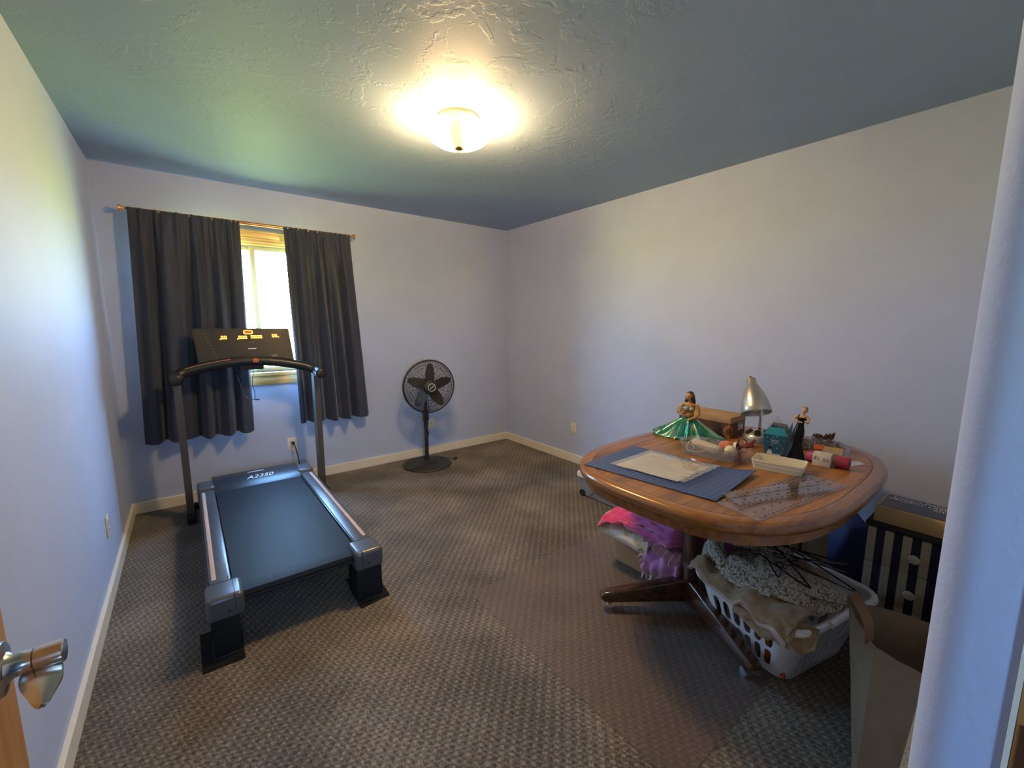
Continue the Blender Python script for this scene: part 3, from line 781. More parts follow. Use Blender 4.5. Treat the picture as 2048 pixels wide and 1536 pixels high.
# glowing oval lap track
b = B()
oo = [(0.545 + p[0], 0.885 + p[1] * 2.2) for p in rrect(0.100, 0.052, 0.022, 4)]; ii = [(0.545 + p[0], 0.885 + p[1] * 2.2) for p in rrect(0.078, 0.032, 0.012, 4)]
A = [b.bm.verts.new(cpt(u, v, 0.0045)) for u, v in oo]; D = [b.bm.verts.new(cpt(u, v, 0.0045)) for u, v in ii]
for k in range(len(oo)): b.bm.faces.new((A[k], A[(k + 1) % len(oo)], D[(k + 1) % len(oo)], D[k]))
b.build('led_track', 'led', con)
emit('led_dim', (0.8, 0.05, 0.01), 0.5)
plate('led_message', 'led_dim', 0.510, 0.580, 0.862, 0.905, 0.0045)
b = B(); b.bb(0.30, 0.46, 3.67, 3.73, 1.04, 1.12, bev=0.01); b.build('console_neck', 'black_plastic', tm)
# safety cord with clip
pts = [(0.372 + 0.006 * math.sin(k * 0.9), 3.585 + 0.002 * k, 1.085 - 0.026 * k) for k in range(11)]
pts2 = [(0.385 - 0.0 * k, 3.605, 0.825) for k in (0,)] + [(0.375 - 0.016 * k, 3.606, 0.827 + 0.0015 * (k - 1) ** 3) for k in range(1, 7)]
b = B(); b.tube(pts, 0.0022, 6); b.tube([pts[-1]] + pts2, 0.0022, 6); b.tube([(0.405, 3.604, 0.823), (0.375, 3.604, 0.821)], 0.0045, 6); b.build('safety_cord', 'black_matte', tm)
# power cord and plug
b = B(); b.box((0.667, YB - 0.026, 0.356), (0.026, 0.032, 0.024), bev=0.006); plug = b.build('plug', 'black_plastic', tm)
pts = [(0.667, YB - 0.035, 0.352), (0.672, YB - 0.058, 0.345), (0.680, YB - 0.070, 0.310), (0.690, YB - 0.074, 0.25), (0.696, YB - 0.078, 0.19), (0.695, YB - 0.095, 0.10), (0.66, YB - 0.13, 0.04), (0.60, 3.78, 0.02), (0.55, 3.72, 0.05)]
b = B(); b.tube(pts, 0.0042, 8); b.build('power_cord', 'black_plastic', tm)

# two rubber mats under the rear feet
pm('mat_rubber', (0.010, 0.010, 0.011), 0.85, spec=0.15, vary=0.2, bscale=200, bstr=0.3)
def pad(q, label):
    o = Vector((sum(p[0] for p in q) / 4, sum(p[1] for p in q) / 4, 0))
    b = B(); b.prism(q, 0.0005, 0.005, bev=0.001)
    tag(b.build('rubber_mat', 'mat_rubber', None, base=o), label, 'mat', 'mats under the treadmill')
pad([(-0.057, 1.929), (0.089, 1.924), (0.092, 2.19), (-0.059, 2.196)], 'flat black rubber mat under the left rear treadmill foot')
pad([(0.570, 1.938), (0.723, 1.956), (0.735, 2.235), (0.583, 2.226)], 'flat black rubber mat under the right rear treadmill foot')

# ------------------------------------------------------------------ pedestal fan
pm('fan_black', (0.020, 0.020, 0.022), 0.42, vary=0.15)
pm('fan_base', (0.030, 0.029, 0.028), 0.55, vary=0.12, bscale=400, bstr=0.1)
pm('fan_blade', (0.055, 0.050, 0.046), 0.28, vary=0.1, spec=0.7)
pm('badge_silver', (0.72, 0.71, 0.68), 0.3, 0.2, vary=0.0)
pm('chrome', (0.80, 0.80, 0.80), 0.12, 1.0, vary=0.0)
FX, FY = 1.80, 3.695
fan = thing('pedestal_fan', 'black pedestal fan with a round wire grille standing against the far wall', 'fan', (FX, FY, 0))
FM = Matrix.Translation((FX, FY, 0))
b = B(); b.lathe([(0, 0.001), (0.236, 0.001), (0.238, 0.008), (0.232, 0.016), (0.12, 0.030), (0.05, 0.036), (0.03, 0.042), (0.026, 0.06), (0, 0.06)], 56, FM); b.build('base', 'fan_base', fan)
b = B(); b.lathe([(0.019, 0.05), (0.019, 0.40), (0.0235, 0.402), (0.0235, 0.46), (0.019, 0.465)], 20, FM); b.build('pole', 'fan_black', fan)
b = B(); b.lathe([(0.0135, 0.46), (0.0135, 0.74)], 16, FM); b.build('inner_pole', 'fan_black', fan)
b = B(); b.box((FX - 0.024, FY - 0.028, 0.515), (0.030, 0.03, 0.075), bev=0.006); b.box((FX - 0.004, FY - 0.004, 0.50), (0.05, 0.048, 0.11), bev=0.01); b.build('height_clamp', 'fan_black', fan)
fd = Vector((-0.14, -0.985, 0.03)).normalized()
HC = Vector((FX - 0.004, FY - 0.095, 0.795))
FMh = frame(HC, (0, 0, 1), fd.cross(Vector((0, 0, 1))))   # local z points to the viewer
if FMh.col[2].to_3d().dot(fd) < 0: FMh = FMh @ Matrix.Rotation(math.pi, 4, 'X')
b = B(); b.lathe([(0, -0.155), (0.05, -0.15), (0.066, -0.12), (0.068, -0.07), (0.055, -0.045), (0, -0.045)], 28, FMh); b.box((FX, FY - 0.02, 0.735), (0.035, 0.06, 0.06), bev=0.01); b.build('motor_housing', 'fan_black', fan)
RG = 0.250
def grille(name, z0, zf, dome, nr, nring):
    """wire cage: nr radial wires bowed from the rim to the hub, nring concentric rings"""
    b = B()
    def zz(r): return z0 + (zf - z0) * (1 - (r / RG) ** dome)
    for k in range(nr):
        a = 2 * math.pi * k / nr; long = k % 3 == 0
        r0 = 0.062 if long else 0.19
        rs = [r0 + (RG - r0) * i / 6 for i in range(7)]
        b.tube([FMh @ Vector((r * math.cos(a), r * math.sin(a), zz(r))) for r in rs], 0.0015, 4, caps=False)
    for i in range(nring):
        r = 0.066 + (RG - 0.066) * (i + 0.5) / nring
        b.tube([FMh @ Vector((r * math.cos(2 * math.pi * k / 48), r * math.sin(2 * math.pi * k / 48), zz(r))) for k in range(48)], 0.0014 if i % 5 else 0.0022, 4, closed=True)
    o = b.build(name, 'fan_black', fan, smooth=60); o['kind'] = 'stuff'
    return o
grille('front_grille', 0.004, 0.058, 3.5, 90, 16)
grille('rear_grille', -0.004, -0.075, 3.0, 60, 6)
b = B(); b.tube([FMh @ Vector((RG * math.cos(2 * math.pi * k / 64), RG * math.sin(2 * math.pi * k / 64), 0)) for k in range(64)], 0.0065, 8, closed=True); b.build('rim_ring', 'fan_black', fan)
for k in range(5):
    a0 = math.radians(72 * k - 6)
    def bl(u, v):
        r = 0.035 + u * 0.185
        w = 0.045 * math.sin(math.pi * (0.16 + 0.80 * u) ** 0.9) ** 0.6 + 0.004
        t_ = (v - 0.5) * 2 * w + 0.014 * u
        return FMh @ (Matrix.Rotation(a0, 3, 'Z') @ Vector((r, t_, 0.010 + 0.30 * (v - 0.5) * w * 2 * (1 - 0.4 * u))))
    b = B(); b.sheet(bl, 14, 8, 0.002); b.build('blade', 'fan_blade', fan, smooth=60)
b = B(); b.lathe([(0.05, -0.04), (0.05, 0.026), (0.036, 0.036), (0, 0.038)], 28, FMh); b.build('blade_hub', 'fan_blade', fan)
b = B(); b.lathe([(0, 0.050), (0.070, 0.050), (0.072, 0.056), (0.066, 0.066), (0.046, 0.074), (0, 0.076)], 36, FMh); cb = b.build('grille_badge', 'fan_black', fan)
b = B(); b.tube([FMh @ Vector((0.035 * math.cos(2 * math.pi * k / 32), 0.035 * math.sin(2 * math.pi * k / 32), 0.0755)) for k in range(32)], 0.0035, 6, closed=True); b.box((0, 0, 0.0765), (0.008, 0.044, 0.0015), rot=(0, 0, 0.6), M=FMh); b.build('badge_ring', 'badge_silver', cb)
pts = [(FX + 0.03, FY - 0.01, 0.60), (FX + 0.012, FY - 0.012, 0.52), (FX - 0.02, FY + 0.005, 0.40), (FX + 0.012, FY - 0.026, 0.33), (FX - 0.02, FY - 0.03, 0.24), (FX - 0.030, FY - 0.025, 0.16), (FX - 0.022, FY - 0.03, 0.085), (FX + 0.03, FY - 0.05, 0.052), (FX + 0.08, FY - 0.04, 0.046), (FX + 0.06, FY - 0.10, 0.040), (FX - 0.02, FY - 0.08, 0.040), (FX - 0.10, FY - 0.10, 0.034), (FX - 0.20, FY - 0.10, 0.026), (FX - 0.245, FY - 0.06, 0.012), (FX - 0.20, FY + 0.03, 0.045), (FX - 0.14, FY + 0.10, 0.05), (FX - 0.02, FY + 0.15, 0.028), (FX + 0.12, FY + 0.12, 0.034), (FX + 0.22, FY + 0.03, 0.022), (FX + 0.29, FY - 0.02, 0.01)]
def spline(pts, n=6):
    P = [Vector(p) for p in pts]; out = []
    for i in range(len(P) - 1):
        a, b_, c, d = P[max(i - 1, 0)], P[i], P[i + 1], P[min(i + 2, len(P) - 1)]
        for k in range(n):
            t = k / n
            out.append(0.5 * ((2 * b_) + (c - a) * t + (2 * a - 5 * b_ + 4 * c - d) * t * t + (3 * b_ - a - 3 * c + d) * t ** 3))
    out.append(P[-1]); return out
b = B(); b.tube(spline(pts), 0.0038, 7); b.build('power_cord', 'fan_black', fan)
b = B(); b.box((FX + 0.305, FY - 0.026, 0.012), (0.040, 0.024, 0.020), rot=(0, 0, -0.3), bev=0.005); b.build('plug', 'fan_black', fan)

# ------------------------------------------------------------------ clear chair mat
def mat_vinyl():
    m = bpy.data.materials.new('chair_mat'); m.use_nodes = True
    t = m.node_tree; t.nodes.clear()
    o = t.nodes.new('ShaderNodeOutputMaterial')
    tr = t.nodes.new('ShaderNodeBsdfTransparent'); tr.inputs[0].default_value = (0.95, 0.91, 0.89, 1)
    df = t.nodes.new('ShaderNodeBsdfDiffuse'); df.inputs[0].default_value = (0.30, 0.255, 0.25, 1)
    gl = t.nodes.new('ShaderNodeBsdfGlossy'); gl.inputs['Roughness'].default_value = 0.32
    fr = facing_gloss(t, 0.03)
    v = objcoord(t); n = noise_tex(t, v, 240, 2)
    bp = t.nodes.new('ShaderNodeBump'); bp.inputs['Strength'].default_value = 0.35; bp.inputs['Distance'].default_value = 0.002
    t.links.new(n.outputs[0], bp.inputs['Height']); t.links.new(bp.outputs[0], gl.inputs['Normal'])
    m1 = t.nodes.new('ShaderNodeMixShader'); m1.inputs[0].default_value = 0.18
    m2 = t.nodes.new('ShaderNodeMixShader')
    t.links.new(tr.outputs[0], m1.inputs[1]); t.links.new(df.outputs[0], m1.inputs[2])
    t.links.new(fr.outputs[0], m2.inputs[0]); t.links.new(m1.outputs[0], m2.inputs[1]); t.links.new(gl.outputs[0], m2.inputs[2])
    t.links.new(m2.outputs[0], o.inputs[0]); MATS['chair_mat'] = m
mat_vinyl()
b = B(); b.prism([(p[0] + 1.63, p[1] + 1.125) for p in rrect(1.15, 1.17, 0.05, 8)], 0.002, 0.0045)
tag(b.build('chair_mat', 'chair_mat', None, base=(1.63, 1.125, 0)), 'clear vinyl chair mat lying on the carpet under the table', 'chair mat')

# ------------------------------------------------------------------ oak pedestal table
wood('oak_top', (0.12, 0.042, 0.009), (0.40, 0.175, 0.040), 0, 0.5, 0.38, 0.15, contrast=1.3)
wood('oak_rim_a', (0.19, 0.07, 0.016), (0.37, 0.155, 0.038), 1, 0.8, 0.26, 0.5)
wood('oak_rim_b', (0.16, 0.055, 0.014), (0.31, 0.125, 0.032), 0, 0.8, 0.26, 0.5)
wood('oak_dark', (0.030, 0.011, 0.005), (0.085, 0.033, 0.013), 2, 1.0, 0.28, 0.6)
wood('oak_dark_h', (0.030, 0.011, 0.005), (0.085, 0.033, 0.013), 0, 1.0, 0.26, 0.6)
TX, TY, TZ = 2.03, 0.90, 0.75
TA, TB = 0.748, 0.532
def sup(a, b_, n=3.0, N=96):
    out = []
    for k in range(N):
        t = 2 * math.pi * k / N; c, s = math.cos(t), math.sin(t)
        r = (abs(c) ** n + abs(s) ** n) ** (-1 / n)
        out.append((TX + a * r * c, TY + b_ * r * s))
    return out
tb = thing('pedestal_table', 'oval oak pedestal table with a thick rounded rim, loaded with sewing things', 'table', (1.84, 0.96, 0))
b = B(); b.prism(sup(TA - 0.052, TB - 0.052), TZ - 0.03, TZ); b.build('table_top', 'oak_top', tb)
b = B(); b.ring(sup(TA - 0.050, TB - 0.050), sup(TA - 0.0525, TB - 0.0525), TZ - 0.03, TZ - 0.0015); b.build('inlay_line', 'black_matte', tb)
# rim in glued lengths
prof_r = [(-0.050, 0.0), (-0.016, 0.0005), (-0.006, -0.004), (0.0, -0.014), (0.001, -0.026), (-0.003, -0.038), (-0.011, -0.045), (-0.050, -0.045)]
NN = 96; loops = [sup(TA + d, TB + d) for d, z in prof_r]
cuts = [0, 9, 22, 39, 48, 57, 70, 87, 96]
for i in range(8):
    b = B(); rows = []
    for k in range(cuts[i], cuts[i + 1] + 1):
        rows.append([b.bm.verts.new((loops[j][k % NN][0], loops[j][k % NN][1], TZ + prof_r[j][1])) for j in range(len(prof_r))])
    for A_, B_ in zip(rows, rows[1:]):
        for j in range(len(prof_r)): b.bm.faces.new((A_[j], B_[j], B_[(j + 1) % len(prof_r)], A_[(j + 1) % len(prof_r)]))
    b.bm.faces.new(rows[0]); b.bm.faces.new(list(reversed(rows[-1])))
    b.build('rim', 'oak_rim_a' if i in (0, 3, 4, 7) else 'oak_rim_b', tb, smooth=50)
b = B(); b.ring(sup(TA - 0.028, TB - 0.028), sup(TA - 0.055, TB - 0.055), TZ - 0.088, TZ - 0.045); b.build('apron', 'oak_rim_b', tb)
b = B(); b.prism(sup(TA - 0.05, TB - 0.05), TZ - 0.05, TZ - 0.031); b.build('under_panel', 'oak_dark_h', tb)
# split pedestal: two posts, four sled legs with casters
def post(cx, cy, legs):
    b = B(); b.box((cx, cy, 0.355), (0.066, 0.066, 0.60), rot=(0, 0, math.radians(-18)), bev=0.012, seg=3); b.build('post', 'oak_dark', tb)
    b = B(); b.box((cx, cy, 0.675), (0.22, 0.22, 0.05), bev=0.01); b.build('post_block', 'oak_dark', tb)
    for tx, ty in legs:
        d = Vector((tx - cx, ty - cy, 0)); L = d.length; d.normalize()
        Ml = frame((cx, cy, 0), d, (0, 0, 1))
        pr = [(0.0, 0.052), (0.0, 0.165), (0.04, 0.165), (L * 0.5, 0.134), (L - 0.05, 0.102), (L - 0.018, 0.098), (L, 0.086), (L + 0.003, 0.068), (L - 0.012, 0.052), (L - 0.05, 0.047), (L * 0.5, 0.050)]
        b = B(); tbm = bmesh.new()
        f0 = [tbm.verts.new((x, z, -0.026)) for x, z in pr]; f1 = [tbm.verts.new((x, z, 0.026)) for x, z in pr]
        tbm.faces.new(f0); tbm.faces.new(list(reversed(f1)))
        for k in range(len(pr)): tbm.faces.new((f0[k], f0[(k + 1) % len(pr)], f1[(k + 1) % len(pr)], f1[k]))
        bmesh.ops.recalc_face_normals(tbm, faces=tbm.faces)
        bmesh.ops.bevel(tbm, geom=[e_ for e_ in tbm.edges if abs(e_.verts[0].co.z - e_.verts[1].co.z) < 1e-6], offset=0.009, segments=3, profile=0.5, affect='EDGES')
        b._add(tbm, Ml); lg = b.build('leg', 'oak_dark_h', tb, smooth=40)
        e_ = Vector((cx, cy, 0)) + d * (L - 0.045)
        b = B(); b.tube([(e_.x, e_.y, 0.05), (e_.x, e_.y, 0.030)], 0.008, 10); side = Vector((-d.y, d.x, 0))
        for s in (-1, 1):
            c_ = e_ + side * 0.012 * s; b.tube([c_ + side * 0.007 * s + Vector((0, 0, 0.0235)), c_ - side * 0.007 * s + Vector((0, 0, 0.0235))], 0.0185, 16)
        b.build('caster', 'chrome', lg)
post(1.84, 0.963, ((1.50, 1.225), (1.625, 0.565)))
post(2.24, 0.84, ((2.58, 0.575), (2.455, 1.235)))

# ------------------------------------------------------------------ things on the table
ZT = TZ + 0.0008
# blue cutting mat: grid print, one corner curling up
def grid_print(name, base, line, period, width, big=0):
    m, t, bb_ = new_mat(name)
    v = objcoord(t, (1 / period, 1 / period, 1))
    s = t.nodes.new('ShaderNodeSeparateXYZ'); t.links.new(v, s.inputs[0])
    outs = []
    for ax in ('X', 'Y'):
        fr = t.nodes.new('ShaderNodeMath'); fr.operation = 'FRACT'; t.links.new(s.outputs[ax], fr.inputs[0])
        lt_ = t.nodes.new('ShaderNodeMath'); lt_.operation = 'LESS_THAN'; lt_.inputs[1].default_value = width; t.links.new(fr.outputs[0], lt_.inputs[0]); outs.append(lt_.outputs[0])
    mx = t.nodes.new('ShaderNodeMath'); mx.operation = 'MAXIMUM'; t.links.new(outs[0], mx.inputs[0]); t.links.new(outs[1], mx.inputs[1])
    mix = t.nodes.new('ShaderNodeMix'); mix.data_type = 'RGBA'
    mix.inputs[6].default_value = (*base, 1); mix.inputs[7].default_value = (*line, 1)
    t.links.new(mx.outputs[0], mix.inputs[0]); t.links.new(mix.outputs[2], bb_.inputs['Base Color'])
    bb_.inputs['Roughness'].default_value = 0.55; MATS[name] = m
grid_print('cutting_mat_print', (0.032, 0.070, 0.215), (0.16, 0.23, 0.40), 0.0254, 0.05)
grid_print('board_print', (0.022, 0.030, 0.17), (0.040, 0.055, 0.24), 0.02, 0.06)
q = [Vector((1.382, 1.249, 0)), Vector((1.807, 1.290, 0)), Vector((1.862, 0.696, 0)), Vector((1.454, 0.682, 0))]
def cm(u, v):
    p = q[0].lerp(q[1], u).lerp(q[3].lerp(q[2], u), v)
    cur = max(0, (v - 0.80) / 0.20); c2 = max(0, (v - 0.55) / 0.45)
    z = ZT + 0.0022 + 0.030 * cur ** 1.6 * (0.15 + 0.85 * u) * (1 - 0.4 * cur) + 0.004 * c2 * (1 - c2) * math.sin(u * 7) ** 2
    return (p.x, p.y + 0.02 * cur * u, z)
mt = thing('cutting_mat', 'blue gridded cutting mat with a curled end on the oak table', 'cutting mat', (1.63, 0.98, ZT))
b = B(); b.sheet(cm, 20, 40, 0.002); mo = b.build('mat_sheet', 'cutting_mat_print', mt, smooth=60)
text('mat_print', 'inch', 0.02, frame((1.725, 1.262, ZT + 0.0034), (0.03, -1, 0), (1, 0.03, 0)), 'print_grey', mo)
# pattern packet in a clear sleeve
pm('pattern_paper', (0.66, 0.60, 0.45), 0.6, vary=0.10, vscale=30)
clear('clear_sleeve', (0.97, 0.97, 0.97), 0.14, 0.06, (0.8, 0.8, 0.78))
clear('clear_acrylic', (0.92, 0.90, 0.92), 0.06, 0.015, (0.6, 0.56, 0.58), 1.6)
clear('clear_bin', (0.94, 0.94, 0.95), 0.17, 0.15, (0.66, 0.62, 0.64), 1.35)
clear('clear_bag', (0.97, 0.96, 0.97), 0.035, 0.10, (0.75, 0.72, 0.75), 1.5)
q2 = [Vector((1.464, 1.168, 0)), Vector((1.783, 1.177, 0)), Vector((1.798, 0.845, 0)), Vector((1.494, 0.834, 0))]
def lerp4(Q, u, v): return Q[0].lerp(Q[1], u).lerp(Q[3].lerp(Q[2], u), v)
pk = thing('pattern_packet', 'cream printed sewing pattern in a clear plastic sleeve on the cutting mat', 'pattern packet', (1.63, 1.0, ZT + 0.003))
b = B()
def pp(u, v):
    p = lerp4(q2, 0.05 + 0.90 * u, 0.05 + 0.86 * v); return (p.x, p.y, ZT + 0.0055 + 0.003 * nz(u * 4, v * 4, 2) + 0.003 * v)
b.sheet(pp, 14, 14, 0.003); pa = b.build('paper', 'pattern_paper', pk)
pm('pattern_ink', (0.33, 0.31, 0.25), 0.7, vary=0.3)
b = B(); rnd = random.Random(4)
for k in range(11):
    p0 = Vector(pp(0.80 - 0.055 * k, 0.10 + 0.02 * (k % 3))); p1 = Vector(pp(0.80 - 0.055 * k, 0.40 + 0.4 * rnd.random()))
    for p_, r_ in ((p0, p1),): b.tube([p_ + Vector((0, 0, 0.0018)), (p_ + r_) / 2 + Vector((0, 0, 0.0018)), r_ + Vector((0, 0, 0.0018))], 0.0012, 4, flat=0.2)
b.tube([Vector(pp(0.97, 0.40)) + Vector((0, 0, 0.0018)), Vector(pp(0.5, 0.62)) + Vector((0, 0, 0.0018)), Vector(pp(0.04, 0.80)) + Vector((0, 0, 0.0018))], 0.0008, 4)
b.build('printed_lines', 'pattern_ink', pa)
def slv(u, v):
    p = lerp4(q2, u, v * 1.03); wr = max(0, v - 0.8) / 0.2
    return (p.x, p.y, ZT + 0.0125 + 0.003 * nz(u * 4, v * 4, 2) + 0.003 * v + wr * (0.008 * nz(u * 14, v * 9, 8) + 0.007))
b = B(); b.sheet(slv, 30, 30, 0.0006); b.build('sleeve', 'clear_sleeve', pk, smooth=60)
# pink craft pen
pm('pen_pink', (0.55, 0.05, 0.16), 0.35)
pen = thing('craft_pen', 'slim pink craft pen with a white tip lying on the cutting mat', 'pen', (1.815, 0.94, ZT))
b = B(); b.tube([(1.814, 0.955, ZT + 0.0085), (1.788, 0.895, ZT + 0.0085)], 0.0045, 10); b.build('barrel', 'pen_pink', pen)
b = B(); b.tube([(1.814, 0.955, ZT + 0.0085), (1.823, 0.979, ZT + 0.0085), (1.827, 0.988, ZT + 0.0085)], [0.0046, 0.004, 0.001], 10); b.build('tip', 'print_white', pen)

# acrylic rulers
def ruler(Q, z, name, label, step):
    Q = [Vector((x, y, 0)) for x, y in Q]
    t = thing(name, label, 'ruler', (sum(p.x for p in Q) / 4, sum(p.y for p in Q) / 4, z), 'acrylic quilting rulers')
    b = B(); b.prism([(p.x, p.y) for p in Q], z, z + 0.003); b.build('acrylic_plate', 'clear_acrylic', t)
    b = B(); L = (Q[2] - Q[1]).length; n = int(L / step)
    du = (Q[2] - Q[1]).normalized(); dv = (Q[0] - Q[1]); wv = dv.length; dv.normalize()
    for k in range(1, n):
        for f in (0.06, 0.50, 0.94) if k % 2 else (0.06, 0.28, 0.72, 0.94):
            c_ = Q[1] + du * (k * step) + dv * (wv * f)
            b.box((c_.x, c_.y, z + 0.0033), (0.0026 if k % 2 else 0.0065, 0.013 if k % 2 else 0.0065, 0.0003), rot=(0, 0, math.atan2(du.y, du.x)))
    o = b.build('tick_marks', 'black_matte', t); o['kind'] = 'stuff'
    b = B()
    for f in (0.5,): b.tube([Q[1] + dv * wv * f + Vector((0, 0, z + 0.0032)), Q[2] + dv * wv * f + Vector((0, 0, z + 0.0032))], 0.0006, 4)
    b.build('centre_line', 'black_matte', t)
ruler([(1.445, 0.678), (1.411, 0.521), (2.022, 0.434), (2.027, 0.607)], ZT + 0.0008, 'quilting_ruler', 'long wide clear acrylic quilting ruler flat on the near end of the table', 0.0254)
ruler([(1.532, 0.706), (1.472, 0.611), (1.903, 0.451), (1.940, 0.544)], ZT + 0.0075, 'quilting_ruler', 'narrow clear acrylic ruler lying across the wider ruler', 0.0254)

# clear bin of yarn and cords
bc = Vector((1.975, 0.965, ZT)); 
FR[0] = rz(bc, -82)          # local x runs along the long side, towards the camera's right
bn = thing('plastic_bin', 'small clear plastic bin of cords and yarn balls on the table', 'bin', bc)
w0, d0, w1, d1, hh = 0.225, 0.125, 0.262, 0.162, 0.062
def walls(b, w0, d0, w1, d1, r, h, th, z0=0.0, n=6):
    lo, li = rrect(w0, d0, r, n), rrect(w0 - 2 * th, d0 - 2 * th, max(r - th, 0.002), n)
    uo, ui = rrect(w1, d1, r, n), rrect(w1 - 2 * th, d1 - 2 * th, max(r - th, 0.002), n)
    V = lambda L, z: [b.bm.verts.new((p[0], p[1], z)) for p in L]
    a, c, d, e_ = V(lo, z0), V(uo, z0 + h), V(ui, z0 + h), V(li, z0 + th)
    N = len(a)
    for A_, B_ in ((a, c), (c, d), (d, e_)):
        for k in range(N): b.bm.faces.new((A_[k], A_[(k + 1) % N], B_[(k + 1) % N], B_[k]))
    b.bm.faces.new(list(reversed(a))); b.bm.faces.new(e_)
    return b
b = walls(B(), w0, d0, w1, d1, 0.018, hh, 0.002); body = b.build('bin_body', 'clear_bin', bn)
b = B(); b.ring(rrect(w1 + 0.006, d1 + 0.006, 0.02), rrect(w1 - 0.003, d1 - 0.003, 0.018), hh - 0.003, hh); b.build('bin_rim', 'clear_bin', bn)
for s in (-1, 1):
    b = B(); b.prism([(s * (w1 / 2 + 0.002 + 0.020 * math.cos(a)) , 0.032 * math.sin(a)) for a in [math.radians(t) for t in range(-90, 91, 15)]], hh - 0.003, hh - 0.0005); b.build('tab', 'clear_bin', bn)
FR[0] = Matrix.Identity(4)
pm('cord_cream', (0.66, 0.58, 0.42), 0.9, vary=0.1)
pm('cord_white', (0.75, 0.72, 0.66), 0.8)
pm('yarn_coral', (0.56, 0.16, 0.10), 0.75, vary=0.25, vscale=60, bscale=160, bstr=0.5)
pm('yarn_cream', (0.74, 0.64, 0.42), 0.85, vary=0.08, bscale=160, bstr=0.4)
pm('dark_red', (0.16, 0.012, 0.02), 0.35, vary=0.2)
Lb = rz(bc, -82)
FR[0] = Lb
# coil of cream cord: one strand wound round a core
sp_ = thing('cord_coil', 'thick coil of cream cord lying in the clear bin', 'cord', Lb @ Vector((-0.04, 0, 0.03)))
b = B(); b.tube([(-0.095, 0.030, 0.040), (0.045, -0.028, 0.036)], 0.021, 16); b.build('core', 'cord_cream', sp_)
hx = []
ax = (Vector((0.045, -0.028, 0.036)) - Vector((-0.095, 0.030, 0.040))); al = ax.length; an = ax.normalized(); s1 = an.cross(Vector((0, 0, 1))).normalized(); s2 = s1.cross(an)
for k in range(26 * 12):
    t = k / (26 * 12); a = k / 12 * 2 * math.pi
    hx.append(Vector((-0.095, 0.030, 0.040)) + an * al * (0.03 + 0.94 * t) + (s1 * math.cos(a) + s2 * math.sin(a)) * 0.0235)
b = B(); b.tube(hx, 0.0027, 5); b.build('wound_strand', 'cord_cream', sp_)
b = B(); b.tube(spline([(-0.098, 0.035, 0.05), (-0.112, 0.0, 0.045), (-0.106, -0.045, 0.03), (-0.085, -0.060, 0.022), (-0.065, -0.055, 0.03), (-0.075, -0.045, 0.05), (-0.095, -0.050, 0.045), (-0.09, -0.062, 0.02), (-0.05, -0.055, 0.02), (-0.02, -0.055, 0.03), (0.0, -0.04, 0.05)]), 0.0018, 6)
tag(b.build('loose_cord', 'cord_white', None, base=Lb @ Vector((-0.08, -0.05, 0.02))), 'thin white cord looped at the left end inside the clear bin', 'cord')
b = B(); b.ell((0.055, 0.030, 0.050), (0.036, 0.030, 0.028)); tag(b.build('yarn_ball', 'yarn_coral', None, base=Lb @ Vector((0.055, 0.03, 0.02))), 'coral red yarn ball resting in the clear bin', 'yarn ball', 'balls in the clear bin')
b = B(); b.ell((0.088, -0.018, 0.045), 0.027); tag(b.build('yarn_ball', 'yarn_cream', None, base=Lb @ Vector((0.088, -0.018, 0.02))), 'cream round ball at the right end of the clear bin', 'yarn ball', 'balls in the clear bin')
tp = thing('tape_roll', 'white tape roll with a black core beside the coral yarn ball', 'tape roll', Lb @ Vector((0.095, 0.045, 0.03)))
Mt = Matrix.Translation((0.097, 0.046, 0.045)) @ Matrix.Rotation(math.radians(75), 4, 'Y')
b = B(); b.lathe([(0.024, -0.006), (0.031, -0.006), (0.031, 0.006), (0.024, 0.006), (0.024, -0.006)], 24, Mt, caps=False); b.build('tape', 'cord_white', tp)
b = B(); b.lathe([(0.018, -0.007), (0.0238, -0.007), (0.0238, 0.007), (0.018, 0.007), (0.018, -0.007)], 24, Mt, caps=False); b.build('core', 'black_plastic', tp)
sc = thing('seam_tool', 'dark red handled hand tool sticking out of the clear bin', 'tool', Lb @ Vector((0.13, 0.05, 0.05)))
b = B(); b.tube(spline([(0.095, 0.052, 0.040), (0.125, 0.054, 0.058), (0.150, 0.056, 0.078), (0.168, 0.058, 0.098)]), 0.0065, 8); b.build('shaft', 'dark_red', sc)
b = B(); b.tube(spline([(0.105, 0.052, 0.055), (0.100, 0.054, 0.085), (0.120, 0.055, 0.096), (0.135, 0.056, 0.080), (0.128, 0.056, 0.062)]), 0.003, 7); b.tube([(0.110, 0.05, 0.052), (0.165, 0.056, 0.072)], 0.009, 8); b.build('finger_loop', 'dark_red', sc)
b = B(); b.tube(spline([(0.115, 0.04, 0.066), (0.118, -0.02, 0.068), (0.130, -0.05, 0.064), (0.139, -0.052, 0.045), (0.148, -0.055, 0.012), (0.150, -0.058, 0.003)]), 0.0024, 6)
tag(b.build('loose_cord', 'dark_red', None, base=Lb @ Vector((0.15, -0.055, 0.0))), 'dark red cord trailing over the rim of the clear bin', 'cord')
b = B(); b.tube(spline([(-0.045, 0.055, 0.055), (-0.02, 0.062, 0.066), (0.0, 0.055, 0.058), (0.012, 0.04, 0.064), (0.028, 0.05, 0.056), (0.02, 0.06, 0.05)]), 0.002, 6)
tag(b.build('loose_cord', 'dark_red', None, base=Lb @ Vector((-0.02, 0.05, 0.04))), 'short dark red cord lying on the cream coil in the bin', 'cord')
FR[0] = Matrix.Identity(4)

